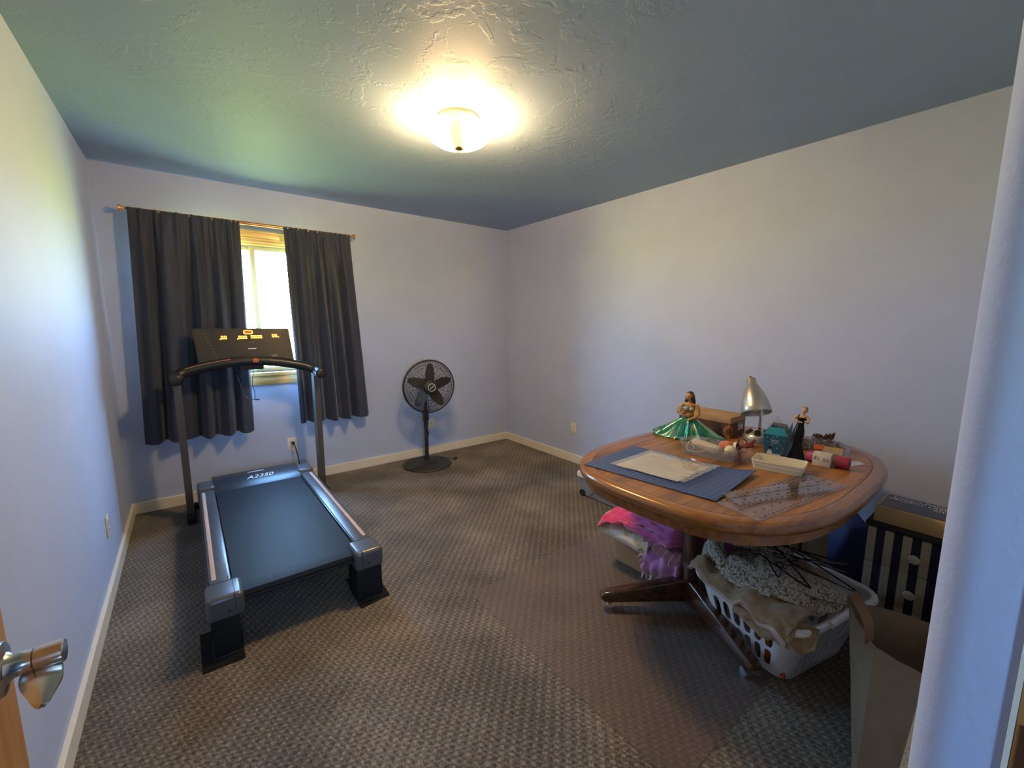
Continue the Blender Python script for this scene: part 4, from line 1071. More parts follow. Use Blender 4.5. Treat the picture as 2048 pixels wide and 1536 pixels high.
# cream drawer tray
pm('tray_cream', (0.72, 0.66, 0.50), 0.45, vary=0.03)
tc_ = Vector((2.018, 0.686, ZT)); FR[0] = rz(tc_, -80)
ty = thing('organizer_tray', 'long cream plastic tray standing beside the acrylic rulers', 'tray', tc_)
b = walls(B(), 0.178, 0.108, 0.196, 0.122, 0.010, 0.043, 0.003); b.build('tray_body', 'tray_cream', ty)
b = B()
for z in (0.022, 0.036):
    g = 0.178 + (0.196 - 0.178) * z / 0.043; h = 0.108 + (0.122 - 0.108) * z / 0.043
    b.ring(rrect(g + 0.005, h + 0.005, 0.011), rrect(g - 0.001, h - 0.001, 0.010), z, z + 0.003)
b.build('tray_ridge', 'tray_cream', ty)
FR[0] = rz(tc_, -80)
pm('pin_grey', (0.25, 0.21, 0.14), 0.5, vary=0.4)
b = B(); b.ell((0.01, 0.0, 0.010), (0.02, 0.014, 0.007)); 
for k in range(10): b.tube([(0.01 + 0.015 * math.cos(k), 0.012 * math.sin(k), 0.012), (0.01 + 0.024 * math.cos(k * 1.7), 0.018 * math.sin(k * 2.1), 0.022)], 0.0009, 4)
tag(b.build('pin_pile', 'pin_grey', None, base=tc_), 'small tangle of pins in the cream tray', 'pins', kind='stuff')
FR[0] = Matrix.Identity(4)

# shoe box
pm('kraft', (0.44, 0.27, 0.13), 0.75, vary=0.06)
pm('kraft_dark', (0.105, 0.035, 0.018), 0.6, vary=0.1)
pm('emblem_orange', (0.42, 0.17, 0.055), 0.6)
pm('label_white', (0.62, 0.62, 0.62), 0.5, vary=0.04)
sb = thing('shoe_box', 'brown shoe box with a tan lid behind the green gowned figurine', 'shoe box', (2.44, 1.21, ZT))
x0, x1, y0, y1 = 2.352, 2.535, 1.055, 1.365
b = B(); b.bb(x0 + 0.002, x1 - 0.002, y0 + 0.002, y1 - 0.002, ZT, ZT + 0.105); bx_ = b.build('box_body', 'kraft_dark', sb)
b = B(); b.bb(x0, x1, y0, y1, ZT + 0.083, ZT + 0.118, bev=0.0015); lid = b.build('lid', 'kraft', sb)
b = B(); b.bb(x0 + 0.095, x0 + 0.155, y0 - 0.0002, y0 + 0.002, ZT + 0.035, ZT + 0.076); lb = b.build('label', 'label_white', bx_)
b = B(); b.bb(x0 + 0.100, x0 + 0.150, y0 - 0.0008, y0 + 0.001, ZT + 0.066, ZT + 0.072); b.bb(x0 + 0.102, x0 + 0.125, y0 - 0.0008, y0 + 0.001, ZT + 0.045, ZT + 0.050); b.build('label_print', 'print_grey', lb)
def sun(M, half):
    b = B()
    for k in range(14):
        a = 2 * math.pi * k / 14
        if half * math.cos(a) < -0.05: continue
        b.prism([(0.020 * math.cos(a - 0.12), 0.020 * math.sin(a - 0.12)), (0.036 * math.cos(a - 0.19), 0.036 * math.sin(a - 0.19)), (0.041 * math.cos(a), 0.041 * math.sin(a)), (0.036 * math.cos(a + 0.19), 0.036 * math.sin(a + 0.19)), (0.020 * math.cos(a + 0.12), 0.020 * math.sin(a + 0.12))], 0.0, 0.0008, M)
    b.build('sun_emblem', 'emblem_orange', bx_)
sun(frame((x0 + 0.002, y0 + 0.002, ZT + 0.036), (0, 1, 0), (0, 0, 1)) @ Matrix.Rotation(math.pi, 4, 'Y'), -1)
sun(frame((x0 + 0.002, y0 + 0.002, ZT + 0.036), (1, 0, 0), (0, 0, 1)), 1)
b = B(); b.bb(2.43, 2.436, 1.27, 1.276, ZT + 0.1175, ZT + 0.1185); b.bb(2.428, 2.438, 1.225, 1.262, ZT + 0.1175, ZT + 0.1185); b.build('lid_print', 'kraft_dark', lid)

# desk lamp (off)
pm('silver_paint', (0.52, 0.50, 0.46), 0.32, 0.75, vary=0.05)
pm('bulb_white', (0.75, 0.73, 0.70), 0.3)
dl = thing('desk_lamp', 'silver gooseneck desk lamp with a bell shaped shade on the table', 'desk lamp', (2.385, 0.925, ZT))
DM = Matrix.Translation((2.385, 0.925, ZT))
b = B(); b.lathe([(0, 0), (0.064, 0), (0.066, 0.006), (0.066, 0.010)], 40, DM); b.build('base_foot', 'ivory_plate', dl)
b = B(); b.lathe([(0.0, 0.010), (0.069, 0.010), (0.070, 0.016), (0.069, 0.042), (0.064, 0.050), (0.050, 0.062), (0.030, 0.072), (0, 0.074)], 40, DM); bs = b.build('base_organizer', 'silver_paint', dl)
b = B()
for a0, r_ in ((200, 0.047), (265, 0.047), (140, 0.047)):
    a = math.radians(a0); n_ = Vector((math.cos(a), math.sin(a), 1.15)).normalized()
    b.prism([(p[0], p[1]) for p in rrect(0.030, 0.040, 0.013)], -0.002, 0.003, frame((2.385 + r_ * math.cos(a), 0.925 + r_ * math.sin(a), ZT + 0.0635), (-math.sin(a), math.cos(a), 0), n_.cross(Vector((-math.sin(a), math.cos(a), 0)))))
b.build('tray_recess', 'black_matte', bs)
b = B(); b.tube(spline([(2.385, 0.918, ZT + 0.06), (2.385, 0.918, ZT + 0.16), (2.386, 0.921, ZT + 0.22), (2.383, 0.935, ZT + 0.255), (2.374, 0.955, ZT + 0.262)]), 0.0075, 10); b.build('neck', 'chrome', dl)
ax_ = Vector((0.30, 0.34, 0.88)).normalized()     # shade axis, mouth down to the right
SM = frame((2.365, 0.945, ZT + 0.218), ax_.orthogonal(), ax_.cross(ax_.orthogonal())) @ Matrix.Scale(1.2, 4)
prof = [(0.060, -0.046), (0.061, -0.044), (0.058, -0.022), (0.054, 0.006), (0.046, 0.036), (0.034, 0.064), (0.025, 0.082), (0.0215, 0.086), (0.0205, 0.112), (0.016, 0.117), (0, 0.118)]
inn = [(0.0, 0.075), (0.022, 0.072), (0.040, 0.036), (0.050, 0.0), (0.056, -0.030), (0.0588, -0.046), (0.060, -0.046)]
b = B(); b.lathe(inn + prof, 36, SM, caps=False); sh = b.build('shade', 'silver_paint', dl, smooth=50)
b = B(); b.ell(SM @ Vector((0, 0, -0.014)), 0.031); b.build('bulb', 'bulb_white', sh)
b = B(); b.lathe([(0, 0.117), (0.004, 0.117), (0.004, 0.126), (0, 0.127)], 8, SM); b.build('switch', 'black_plastic', sh)

# blue gift box with a snowman print
pm('gift_blue', (0.012, 0.10, 0.17), 0.28, vary=0.15, spec=0.7)
pm('gift_teal', (0.02, 0.22, 0.30), 0.22, vary=0.1, spec=0.8)
pm('gift_inside', (0.42, 0.40, 0.38), 0.7)
pm('snow_white', (0.62, 0.60, 0.60), 0.5)
gc = Vector((2.260, 0.787, ZT)); FR[0] = rz(gc, -83)
gb = thing('gift_box', 'shiny blue folded treat box with a snowman print and open top flaps', 'gift box', gc)
hw0, hw1, hd0, hd1, gh = 0.042, 0.052, 0.032, 0.038, 0.100
def gp(u, v, side):      # side 0 front,1 right,2 back,3 left; u -1..1, v 0..1
    w, d = hw0 + (hw1 - hw0) * v, hd0 + (hd1 - hd0) * v
    return Vector([(u * w, -d, v * gh), (w, u * d, v * gh), (-u * w, d, v * gh), (-w, -u * d, v * gh)][side])
b = B()
for s in range(4): b.sheet(lambda u, v, s=s: gp(u * 2 - 1, v, s), 4, 4, 0.0012)
b.quad([gp(-1, 0, 0), gp(1, 0, 0), gp(-1, 0, 2), gp(1, 0, 2)]); gbody = b.build('box_body', 'gift_blue', gb)
T0 = gh
def flap(name, mat, pts, th=0.0012):
    b = B(); b.sheet(lambda u, v: Vector(pts[0]).lerp(Vector(pts[1]), u).lerp(Vector(pts[3]).lerp(Vector(pts[2]), u), v), 3, 3, th); return b.build(name, mat, gb)
flap('front_flap', 'gift_teal', [(-hw1, -hd1, T0), (hw1, -hd1, T0), (0.030, -0.010, T0 + 0.032), (-0.030, -0.010, T0 + 0.032)])
flap('back_flap', 'gift_inside', [(-hw1, hd1, T0), (hw1, hd1, T0), (0.032, 0.012, T0 + 0.052), (-0.024, 0.012, T0 + 0.055)])
flap('side_flap', 'gift_teal', [(-hw1, -hd1, T0), (-hw1, hd1, T0), (-0.036, 0.014, T0 + 0.05), (-0.036, -0.004, T0 + 0.03)])
flap('side_flap', 'gift_blue', [(hw1, -hd1, T0), (hw1, hd1, T0), (0.052, 0.03, T0 + 0.060), (0.047, -0.01, T0 + 0.030)])
def fp(x, z, d=0.0012):   # point on the printed front
    v = z / gh; return Vector((x, -(hd0 + (hd1 - hd0) * v) - d, z))
def decal(name, mat, poly, d=0.0012):
    b = B(); a = [b.bm.verts.new(fp(x, z, d)) for x, z in poly]; c = [b.bm.verts.new(fp(x, z, 0.0)) for x, z in poly]
    b.bm.faces.new(a)
    for k in range(len(poly)): b.bm.faces.new((a[k], a[(k + 1) % len(poly)], c[(k + 1) % len(poly)], c[k]))
    return b.build(name, mat, gbody)
decal('print_body', 'snow_white', [(-0.034, 0.001), (-0.006, 0.001), (-0.011, 0.015), (-0.013, 0.022), (-0.016, 0.028), (-0.024, 0.028), (-0.027, 0.022), (-0.030, 0.015)])
decal('print_hat', 'black_matte', [(-0.028, 0.027), (-0.012, 0.027), (-0.012, 0.029), (-0.015, 0.029), (-0.015, 0.040), (-0.024, 0.040), (-0.024, 0.029), (-0.028, 0.029)], 0.0016)
decal('print_scarf', 'black_matte', [(-0.0275, 0.0215), (-0.0125, 0.0215), (-0.0122, 0.0235), (-0.0278, 0.0235)], 0.0018)
decal('print_grass', 'snow_white', [(-0.006, 0.001), (0.040, 0.001), (0.040, 0.008), (0.036, 0.005), (0.032, 0.009), (0.027, 0.005), (0.022, 0.010), (0.018, 0.005), (0.012, 0.008), (0.006, 0.004), (0.0, 0.008)])
rnd = random.Random(2)
for k, (sx, szz) in enumerate(((-0.03, 0.062), (-0.034, 0.085), (0.024, 0.052), (0.034, 0.040), (0.010, 0.036), (-0.006, 0.090), (0.006, 0.094), (0.032, 0.018), (-0.014, 0.050), (0.036, 0.078))):
    decal('print_snowflake', 'snow_white', [(sx + 0.0022 * math.cos(a * math.pi / 3), szz + 0.0022 * math.sin(a * math.pi / 3)) for a in range(6)])
for s_, zz_ in (('Holiday', 0.073), ('Treats', 0.062)):
    text('print_words', s_, 0.0125, frame(fp(-0.002, zz_, 0.0014), (1, 0, 0), (0, -0.06, 1)), 'snow_white', gbody, shear=0.2)
b = B(); b.sheet(lambda u, v: (-0.03 + 0.045 * u, 0.02 - 0.01 * v + 0.01 * math.sin(u * 6), T0 + 0.02 + 0.075 * v * (1 - abs(u - 0.5))), 8, 6, 0.0005)
tag(b.build('cellophane', 'clear_bag', None, base=gc + Vector((0, 0, 0.1))), 'crumpled clear cellophane sticking up out of the blue gift box', 'cellophane')
FR[0] = Matrix.Identity(4)

# price box, spools, bead bag
pm('card_cream', (0.62, 0.55, 0.44), 0.6, vary=0.04)
pm('spool_pink', (0.50, 0.07, 0.22), 0.45, vary=0.1, vscale=90)
pm('spool_red', (0.30, 0.025, 0.055), 0.45, vary=0.15, vscale=90)
pm('ink_blue', (0.04, 0.06, 0.12), 0.6)
pc = Vector((2.232, 0.588, ZT)); FR[0] = rz(pc, -84)
pb = thing('price_box', 'little cream cardboard box marked one dollar on the table', 'cardboard box', pc)
b = B(); b.bb(-0.033, 0.033, -0.026, 0.026, 0, 0.057, bev=0.0008); cbx = b.build('carton', 'card_cream', pb)
b = B(); b.bb(-0.012, 0.012, -0.012, -0.008, 0.0568, 0.0574); b.bb(-0.031, -0.020, -0.02, -0.016, 0.0568, 0.0574); b.build('top_slot', 'print_grey', cbx)
text('price_print', '$', 0.022, frame((-0.024, -0.0262, 0.036), (1, 0, 0), (0, 0, 1)), 'ink_blue', cbx, shear=0.2)
text('price_print', '1.00', 0.022, frame((0.006, -0.0262, 0.031), (1, 0, -0.05), (0, 0, 1)), 'ink_blue', cbx, space=1.25)
FR[0] = Matrix.Identity(4)
def spool(name, label, c, mat, r, l, deg):
    t = thing(name, label, 'thread spool', c, 'thread spools on the table')
    Ms = Matrix.Translation(Vector(c) + Vector((0, 0, r))) @ Matrix.Rotation(math.radians(deg), 4, 'Z') @ Matrix.Rotation(math.pi / 2, 4, 'Y')
    b = B(); b.lathe([(0, -l / 2), (r * 0.92, -l / 2), (r, -l / 2 + 0.003), (r, l / 2 - 0.003), (r * 0.92, l / 2), (0, l / 2)], 24, Ms); th_ = b.build('thread', mat, t)
    b = B(); b.lathe([(0, -l / 2 - 0.002), (0.008, -l / 2 - 0.002), (0.008, l / 2 + 0.002), (0, l / 2 + 0.002)], 12, Ms); b.build('core', 'black_plastic', t)
spool('thread_spool', 'pink thread spool peeking out behind the price box', (2.262, 0.632, ZT), 'spool_pink', 0.0255, 0.046, -88)
spool('thread_spool', 'dark red thread spool at the right of the price box', (2.252, 0.518, ZT), 'spool_red', 0.0275, 0.050, -84)
ob = thing('open_carton', 'small open tan carton behind the price box', 'carton', (2.345, 0.585, ZT)); FR[0] = rz((2.345, 0.585, ZT), -80)
b = walls(B(), 0.075, 0.05, 0.075, 0.05, 0.003, 0.042, 0.0015); b.build('carton_body', 'card_cream', ob)
b = B(); b.sheet(lambda u, v: (-0.037 + 0.075 * u, 0.025 + 0.018 * v, 0.042 + 0.012 * v), 3, 3, 0.0012); b.build('flap', 'kraft', ob)
FR[0] = Matrix.Identity(4)
b = B(); b.prism([(2.32, 0.50), (2.40, 0.47), (2.43, 0.505), (2.36, 0.54)], ZT + 0.0005, ZT + 0.0012)
tag(b.build('paper_scrap', 'label_white', None, base=(2.37, 0.5, ZT)), 'scrap of white paper lying behind the red spool', 'paper')
bg_ = thing('bead_bag', 'clear plastic bag of brown and silver beads on the far end of the table', 'bag of beads', (2.50, 0.68, ZT)); FR[0] = rz((2.515, 0.675, ZT), -80)
def pil(u, v, top):
    x, y = (u - 0.5) * 0.235, (v - 0.5) * 0.13
    e_ = max(0, 1 - (abs(u - 0.5) * 2) ** 3) * max(0, 1 - (abs(v - 0.5) * 2) ** 3)
    return (x + 0.004 * nz(u * 9, v * 9, 1), y, (0.006 + top * 0.052 * e_ ** 0.6 + 0.010 * e_ * nz(u * 7, v * 7, 4)) if top else 0.001)
b = B()
for tp_ in (1, 0): b.sheet(lambda u, v: pil(u, v, tp_), 26, 16, 0.0005)
b.build('bag_film', 'clear_bag', bg_, smooth=60)
pm('bead_brown', (0.10, 0.045, 0.028), 0.25, vary=0.6, vscale=300)
pm('bead_silver', (0.35, 0.30, 0.28), 0.2, 0.4, vary=0.6, vscale=300)
pm('tag_orange', (0.62, 0.10, 0.03), 0.5)
rnd = random.Random(9)
for mt_, n_, xr in (('bead_brown', 420, (-0.112, 0.075)), ('bead_silver', 260, (-0.06, 0.09))):
    b = B()
    for k in range(n_):
        u = rnd.uniform(*xr); v = rnd.uniform(-0.05, 0.05); e_ = max(0.05, (1 - (abs(u) / 0.12) ** 3) * (1 - (abs(v) / 0.066) ** 3)) ** 0.6
        b.tube([(u, v, 0.005 + rnd.random() * 0.046 * e_), (u + rnd.uniform(-.006, .006), v + rnd.uniform(-.006, .006), 0.007 + rnd.random() * 0.046 * e_)], 0.0034, 5)
    o = b.build('beads', mt_, bg_); o['kind'] = 'stuff'
b = B(); b.box((-0.005, -0.060, 0.026), (0.034, 0.003, 0.024), rot=(-0.5, 0, 0)); b.build('hang_tag', 'tag_orange', bg_)
b = B()
for k in range(90):
    u = rnd.uniform(-0.04, 0.045); b.tube([(u, rnd.uniform(-0.012, 0.02), 0.054 + rnd.random() * 0.014), (u + 0.006, rnd.uniform(-0.012, 0.02), 0.066 + rnd.random() * 0.014 + max(0, u) * 0.4)], 0.0023, 4)
tag(b.build('bead_strand', 'bead_brown', None, base=(2.515, 0.675, ZT + 0.05)), 'dark bunch of seed beads lying on top of the bead bag', 'beads', kind='stuff')
FR[0] = Matrix.Identity(4)

# ------------------------------------------------------------------ figurines
def gown_mat():
    m, t, bb_ = new_mat('gown_glaze')
    v = objcoord(t, (1, 1, 0.5)); n = noise_tex(t, v, 16, 3)
    t.links.new(ramp(t, n.outputs[0], ((0.30, (0.035, 0.20, 0.14)), (0.45, (0.08, 0.36, 0.24)), (0.55, (0.30, 0.52, 0.48)), (0.66, (0.52, 0.56, 0.18)))), bb_.inputs['Base Color'])  # glaze greens, with yellow-green highlights put into the colour at random
    bb_.inputs['Metallic'].default_value = 0.75; bb_.inputs['Roughness'].default_value = 0.24
    MATS['gown_glaze'] = m
gown_mat()
pm('gilt_skin', (0.52, 0.27, 0.075), 0.35, vary=0.08)
pm('hair_brown', (0.045, 0.014, 0.012), 0.35, vary=0.3)
pm('bodice_mint', (0.40, 0.56, 0.46), 0.3)
pm('flower_dark', (0.14, 0.015, 0.04), 0.4); pm('flower_pink', (0.55, 0.30, 0.30), 0.5); pm('flower_cream', (0.60, 0.44, 0.26), 0.5)
fc_ = Vector((2.215, 1.222, ZT)); GA = -75.5
FR[0] = rz(fc_, GA)
fg = thing('lady_figurine', 'seated lady figurine in a wide shiny green gown on the table', 'figurine', fc_)
rnd = random.Random(21)
def skirt(u, v):
    a = 2 * math.pi * u; t = v
    c, s = math.cos(a), math.sin(a)
    hx_ = 0.208 if c < 0 else 0.205
    hy_ = 0.105 if s < 0 else 0.070
    R_ = 1 / math.sqrt((c / hx_) ** 2 + (s / hy_) ** 2)
    # cloth drawn out into two long points left and right
    R_ *= 1 - 0.10 * math.cos(4 * a) * 0.3
    fold = math.sin(13 * a + 0.6 * math.sin(3 * a)) + 0.5 * math.sin(23 * a + 1.3)
    r = 0.026 + (R_ - 0.026) * (t ** 1.08) * (1 + 0.055 * fold * t)
    knee = math.exp(-((a - 4.55) / 0.55) ** 2) * math.sin(math.pi * min(1, t * 1.15)) 
    z = 0.118 * (1 - t) ** (1.12 if abs(c) > 0.6 else 0.92) + 0.030 * knee + 0.011 * fold * math.sin(math.pi * t) * (0.4 + 0.6 * t)
    z = max(z, 0.0015) + (0.006 * max(0, fold) * t if t > 0.8 else 0)
    return (r * c, r * s - 0.004, z)
b = B(); b.sheet(skirt, 180, 26, 0.0022); b.build('gown', 'gown_glaze', fg, smooth=70)
b = B()
b.ell((0, 0.004, 0.128), (0.024, 0.018, 0.022)); b.ell((0, 0.002, 0.160), (0.027, 0.019, 0.026)); b.ell((0, 0.003, 0.184), (0.034, 0.016, 0.015))
b.ell((-0.012, -0.013, 0.168), 0.0115); b.ell((0.013, -0.013, 0.167), 0.0115)
b.tube([(0, 0.004, 0.190), (-0.001, 0.002, 0.206), (-0.003, -0.001, 0.216)], [0.0105, 0.0095, 0.010], 10)
b.ell((-0.006, -0.004, 0.232), (0.0165, 0.0185, 0.0215)); b.ell((-0.012, -0.013, 0.224), (0.010, 0.010, 0.012)); b.ell((-0.0185, -0.0195, 0.229), (0.0036, 0.004, 0.0055))
b.tube([(0.034, 0.004, 0.186), (0.046, 0.000, 0.160), (0.050, -0.006, 0.136), (0.040, -0.030, 0.122), (0.020, -0.048, 0.112), (0.010, -0.054, 0.108)], [0.0112, 0.0105, 0.0098, 0.009, 0.0075, 0.0062], 10)
b.tube([(-0.034, 0.004, 0.186), (-0.050, -0.004, 0.166), (-0.060, -0.010, 0.146), (-0.054, -0.032, 0.142), (-0.040, -0.044, 0.150), (-0.032, -0.048, 0.156)], [0.0112, 0.0105, 0.0098, 0.009, 0.0075, 0.0062], 10)
for k in range(4):
    b.tube([(0.012, -0.052, 0.109), (0.002 - 0.002 * k, -0.056 + 0.005 * k, 0.1065), (-0.006 - 0.001 * k, -0.054 + 0.005 * k, 0.102)], [0.0034, 0.0030, 0.0024], 6)
    b.tube([(-0.034, -0.046, 0.155), (-0.024, -0.054 + 0.003 * k, 0.160 - 0.004 * k), (-0.016, -0.052 + 0.003 * k, 0.158 - 0.004 * k)], [0.0034, 0.0030, 0.0024], 6)
b.tube([(0.014, -0.048, 0.112), (0.006, -0.046, 0.116)], [0.0034, 0.0026], 6)
remeshed(b, 'body', 'gilt_skin', fg, 0.0019)
b = B(); b.ell((-0.012, -0.0145, 0.167), (0.0125, 0.0115, 0.012)); b.ell((0.013, -0.0145, 0.166), (0.0125, 0.0115, 0.012)); bd = b.build('bodice_cup', 'bodice_mint', fg)
b = B(); b.tube([(-0.026, -0.012, 0.176), (-0.013, -0.024, 0.1795), (0.0, -0.020, 0.168), (0.014, -0.024, 0.1785), (0.027, -0.011, 0.173), (0.029, -0.004, 0.158)], 0.0018, 6); b.tube([(-0.0265, -0.008, 0.150), (0, -0.0195, 0.146), (0.0265, -0.008, 0.150)], 0.0016, 6); b.build('bodice_trim', 'hair_brown', bd)
b = B()
b.ell((-0.003, 0.005, 0.240), (0.0205, 0.0205, 0.0205)); b.ell((0.010, 0.006, 0.226), (0.0125, 0.0175, 0.021)); b.ell((0.015, 0.006, 0.206), (0.0125, 0.0145, 0.018)); b.ell((0.018, 0.006, 0.194), (0.010, 0.011, 0.011)); b.ell((-0.021, 0.006, 0.216), (0.009, 0.011, 0.017)); b.ell((-0.023, 0.003, 0.203), (0.0085, 0.0095, 0.009)); b.ell((0.0, 0.014, 0.215), (0.019, 0.011, 0.026))
remeshed(b, 'hair', 'hair_brown', fg, 0.0022, smooth_it=2)
b = B(); b.ell((0.0125, -0.011, 0.234), 0.0042); b.ell((0.010, -0.0145, 0.243), 0.0036); b.ell((-0.018, -0.006, 0.2525), 0.0034); b.build('hair_flower', 'flower_pink', fg)
for nm, mt_, cs in (('bouquet_flower', 'flower_cream', ((-0.045, -0.050, 0.172), (-0.052, -0.046, 0.163), (-0.040, -0.055, 0.163), (-0.035, -0.050, 0.177), (-0.056, -0.044, 0.152), (-0.046, -0.056, 0.153), (-0.036, -0.058, 0.150))), ('bouquet_flower', 'flower_dark', ((-0.016, -0.050, 0.154), (-0.022, -0.054, 0.163), (-0.010, -0.050, 0.146), (-0.018, -0.054, 0.142))), ('bouquet_flower', 'flower_pink', ((-0.016, -0.058, 0.150), (-0.020, -0.058, 0.156), (-0.028, -0.056, 0.169)))):
    for c_ in cs:
        b = B()
        for k in range(5): b.ell((c_[0] + 0.0036 * math.cos(k * 1.257), c_[1] - 0.001 * k, c_[2] + 0.0036 * math.sin(k * 1.257)), 0.0034, u=8, v=6)
        b.build(nm, mt_, fg)
b = B(); b.ell((-0.0185, -0.0215, 0.2175), (0.0032, 0.0015, 0.0015), u=8, v=6); b.build('lips', 'flower_dark', fg)
b = B(); b.ell((-0.0110, -0.0225, 0.2335), (0.0022, 0.001, 0.0012), u=8, v=6); b.ell((-0.0205, -0.0165, 0.2338), (0.0018, 0.0012, 0.0012), u=8, v=6); b.build('eyes', 'hair_brown', fg)
# tall slim lady in black
pm('gown_black', (0.006, 0.006, 0.007), 0.3, vary=0.1, spec=0.2)
pm('skin_fair', (0.58, 0.34, 0.20), 0.4); pm('hair_blond', (0.26, 0.12, 0.025), 0.4, vary=0.2)
kc = Vector((2.235, 0.702, ZT)); FR[0] = rz(kc, -80)
kg = thing('lady_figurine', 'slim standing lady figurine in a long black gown beside the blue box', 'figurine', kc)
def dress(u, v):
    a = 2 * math.pi * u; h = 0.180 * (1 - v)
    t = v; r = 0.0125 + 0.010 * math.sin(math.pi * min(1, t * 1.6)) ** 2 * (1 - t) + 0.022 * t ** 2.2 + 0.004 * t
    cx = 0.014 - 0.016 * t + (-0.012 if math.cos(a) < 0 else 0.004) * t ** 3
    r *= 1 + 0.10 * math.sin(9 * a) * t ** 1.5
    return (cx + r * math.cos(a), 0.85 * r * math.sin(a), h + 0.001)
b = B(); b.sheet(dress, 72, 28, 0.002); b.build('gown', 'gown_black', kg, smooth=60)
b = B(); b.ell((0.015, 0, 0.186), (0.0135, 0.010, 0.014)); b.ell((0.018, 0, 0.200), (0.0185, 0.011, 0.014)); b.ell((0.020, 0.001, 0.209), (0.022, 0.009, 0.007))
b.tube([(0.021, 0.001, 0.212), (0.023, -0.002, 0.226)], 0.0065, 8); b.ell((0.025, -0.005, 0.238), (0.0115, 0.0125, 0.0150)); b.ell((0.024, -0.0170, 0.237), (0.002, 0.003, 0.0035))
b.tube([(0.000, 0.001, 0.209), (-0.012, -0.004, 0.196), (-0.015, -0.008, 0.190), (0.002, -0.018, 0.186), (0.018, -0.019, 0.183), (0.024, -0.018, 0.184)], [0.0062, 0.0056, 0.0052, 0.0046, 0.0040, 0.0034], 8)
b.tube([(0.040, 0.001, 0.208), (0.045, -0.004, 0.194), (0.043, -0.010, 0.180), (0.036, -0.020, 0.184), (0.032, -0.020, 0.192)], [0.0062, 0.0056, 0.0052, 0.0042, 0.0034], 8)
remeshed(b, 'body', 'skin_fair', kg, 0.0015)
b = B(); b.ell((0.0175, -0.0015, 0.196), (0.0192, 0.0125, 0.0115)); b.ell((0.0165, -0.001, 0.183), (0.0150, 0.0118, 0.010)); b.tube([(0.004, -0.010, 0.204), (0.006, -0.002, 0.2155), (0.008, 0.006, 0.208)], 0.002, 6); b.build('bodice', 'gown_black', kg)
b = B(); b.ell((0.0255, 0.001, 0.242), (0.0130, 0.0130, 0.0135)); b.ell((0.029, 0.010, 0.235), (0.009, 0.009, 0.010)); remeshed(b, 'hair', 'hair_blond', kg, 0.0016, smooth_it=1)
FR[0] = Matrix.Identity(4)

# ------------------------------------------------------------------ under the table: wheeled storage box
clear('bin_grey', (0.80, 0.82, 0.86), 0.62, 0.18, (0.36, 0.38, 0.42), 1.4)
pm('lid_white', (0.70, 0.68, 0.64), 0.4, vary=0.03)
sx0, sx1, sy0, sy1 = 2.44, 2.90, 1.50, 2.30
st = thing('storage_box', 'low clear storage box with a white lid beside the far end of the table', 'storage box', ((sx0 + sx1) / 2, (sy0 + sy1) / 2, 0))
FR[0] = Matrix.Translation(((sx0 + sx1) / 2, (sy0 + sy1) / 2, 0))
b = walls(B(), sx1 - sx0 - 0.05, sy1 - sy0 - 0.06, sx1 - sx0 - 0.012, sy1 - sy0 - 0.012, 0.05, 0.160, 0.003, 0.008); bo_ = b.build('box_body', 'bin_grey', st)
b = B(); b.prism(rrect(sx1 - sx0 + 0.01, sy1 - sy0 + 0.01, 0.055, 8), 0.160, 0.188, bev=0.008); b.build('lid', 'lid_white', st)
for s in (-1, 1):
    b = B(); b.tube([(-0.222, s * 0.33, 0.026), (-0.200, s * 0.33, 0.026)], 0.026, 18); b.build('wheel', 'black_plastic', st)
    for k in (-1, 1):
        b = B(); b.tube(spline([(-0.216, s * 0.24 + k * 0.03, 0.02), (-0.220, s * 0.20, 0.06 + 0.02 * k), (-0.223, s * 0.15, 0.12)]), 0.003, 6); b.build('moulded_rib', 'bin_grey', bo_)
FR[0] = Matrix.Identity(4)
pm('fabric_grey', (0.30, 0.31, 0.34), 0.9, vary=0.3)
b = B(); b.bb(sx0 + 0.05, sx1 - 0.05, sy0 + 0.06, sy1 - 0.06, 0.016, 0.13, bev=0.03, seg=3); tag(b.build('stored_fabric', 'fabric_grey', None, base=(2.67, 1.9, 0.016)), 'grey folded fabric seen dimly inside the clear storage box', 'fabric')

# ------------------------------------------------------------------ cardboard box with blankets
pm('cardboard', (0.36, 0.22, 0.115), 0.8, vary=0.08, bscale=80, bstr=0.05)
cbx_ = thing('cardboard_box', 'low brown cardboard box under the table holding folded blankets', 'cardboard box', (2.12, 1.20, 0.0045))
FR[0] = Matrix.Translation((2.125, 1.20, 0.005))
b = walls(B(), 0.43, 0.52, 0.43, 0.52, 0.004, 0.175, 0.004); b.build('box_body', 'cardboard', cbx_)
b = B(); b.bb(-0.2155, -0.2150, -0.2, 0.2, 0.085, 0.087); b.build('box_crease', 'kraft', cbx_)
FR[0] = Matrix.Identity(4)

def fleece(name, stops, scale, bs=120, sheen=0.5, bstr=0.35):
    m, t, bb_ = new_mat(name)
    v = objcoord(t); n = noise_tex(t, v, scale, 4)
    t.links.new(ramp(t, n.outputs[0], stops), bb_.inputs['Base Color'])
    bb_.inputs['Roughness'].default_value = 0.95; bb_.inputs['Sheen Weight'].default_value = sheen; bb_.inputs['Specular IOR Level'].default_value = 0.1
    bump(t, bb_, noise_tex(t, v, bs, 3).outputs[0], bstr, 0.003); MATS[name] = m
fleece('fleece_floral', ((0.30, (0.62, 0.54, 0.44)), (0.46, (0.70, 0.64, 0.56)), (0.54, (0.52, 0.42, 0.20)), (0.62, (0.62, 0.48, 0.46)), (0.75, (0.40, 0.42, 0.30))), 11)
fleece('fleece_orchid', ((0.35, (0.44, 0.20, 0.46)), (0.65, (0.56, 0.28, 0.57))), 20)
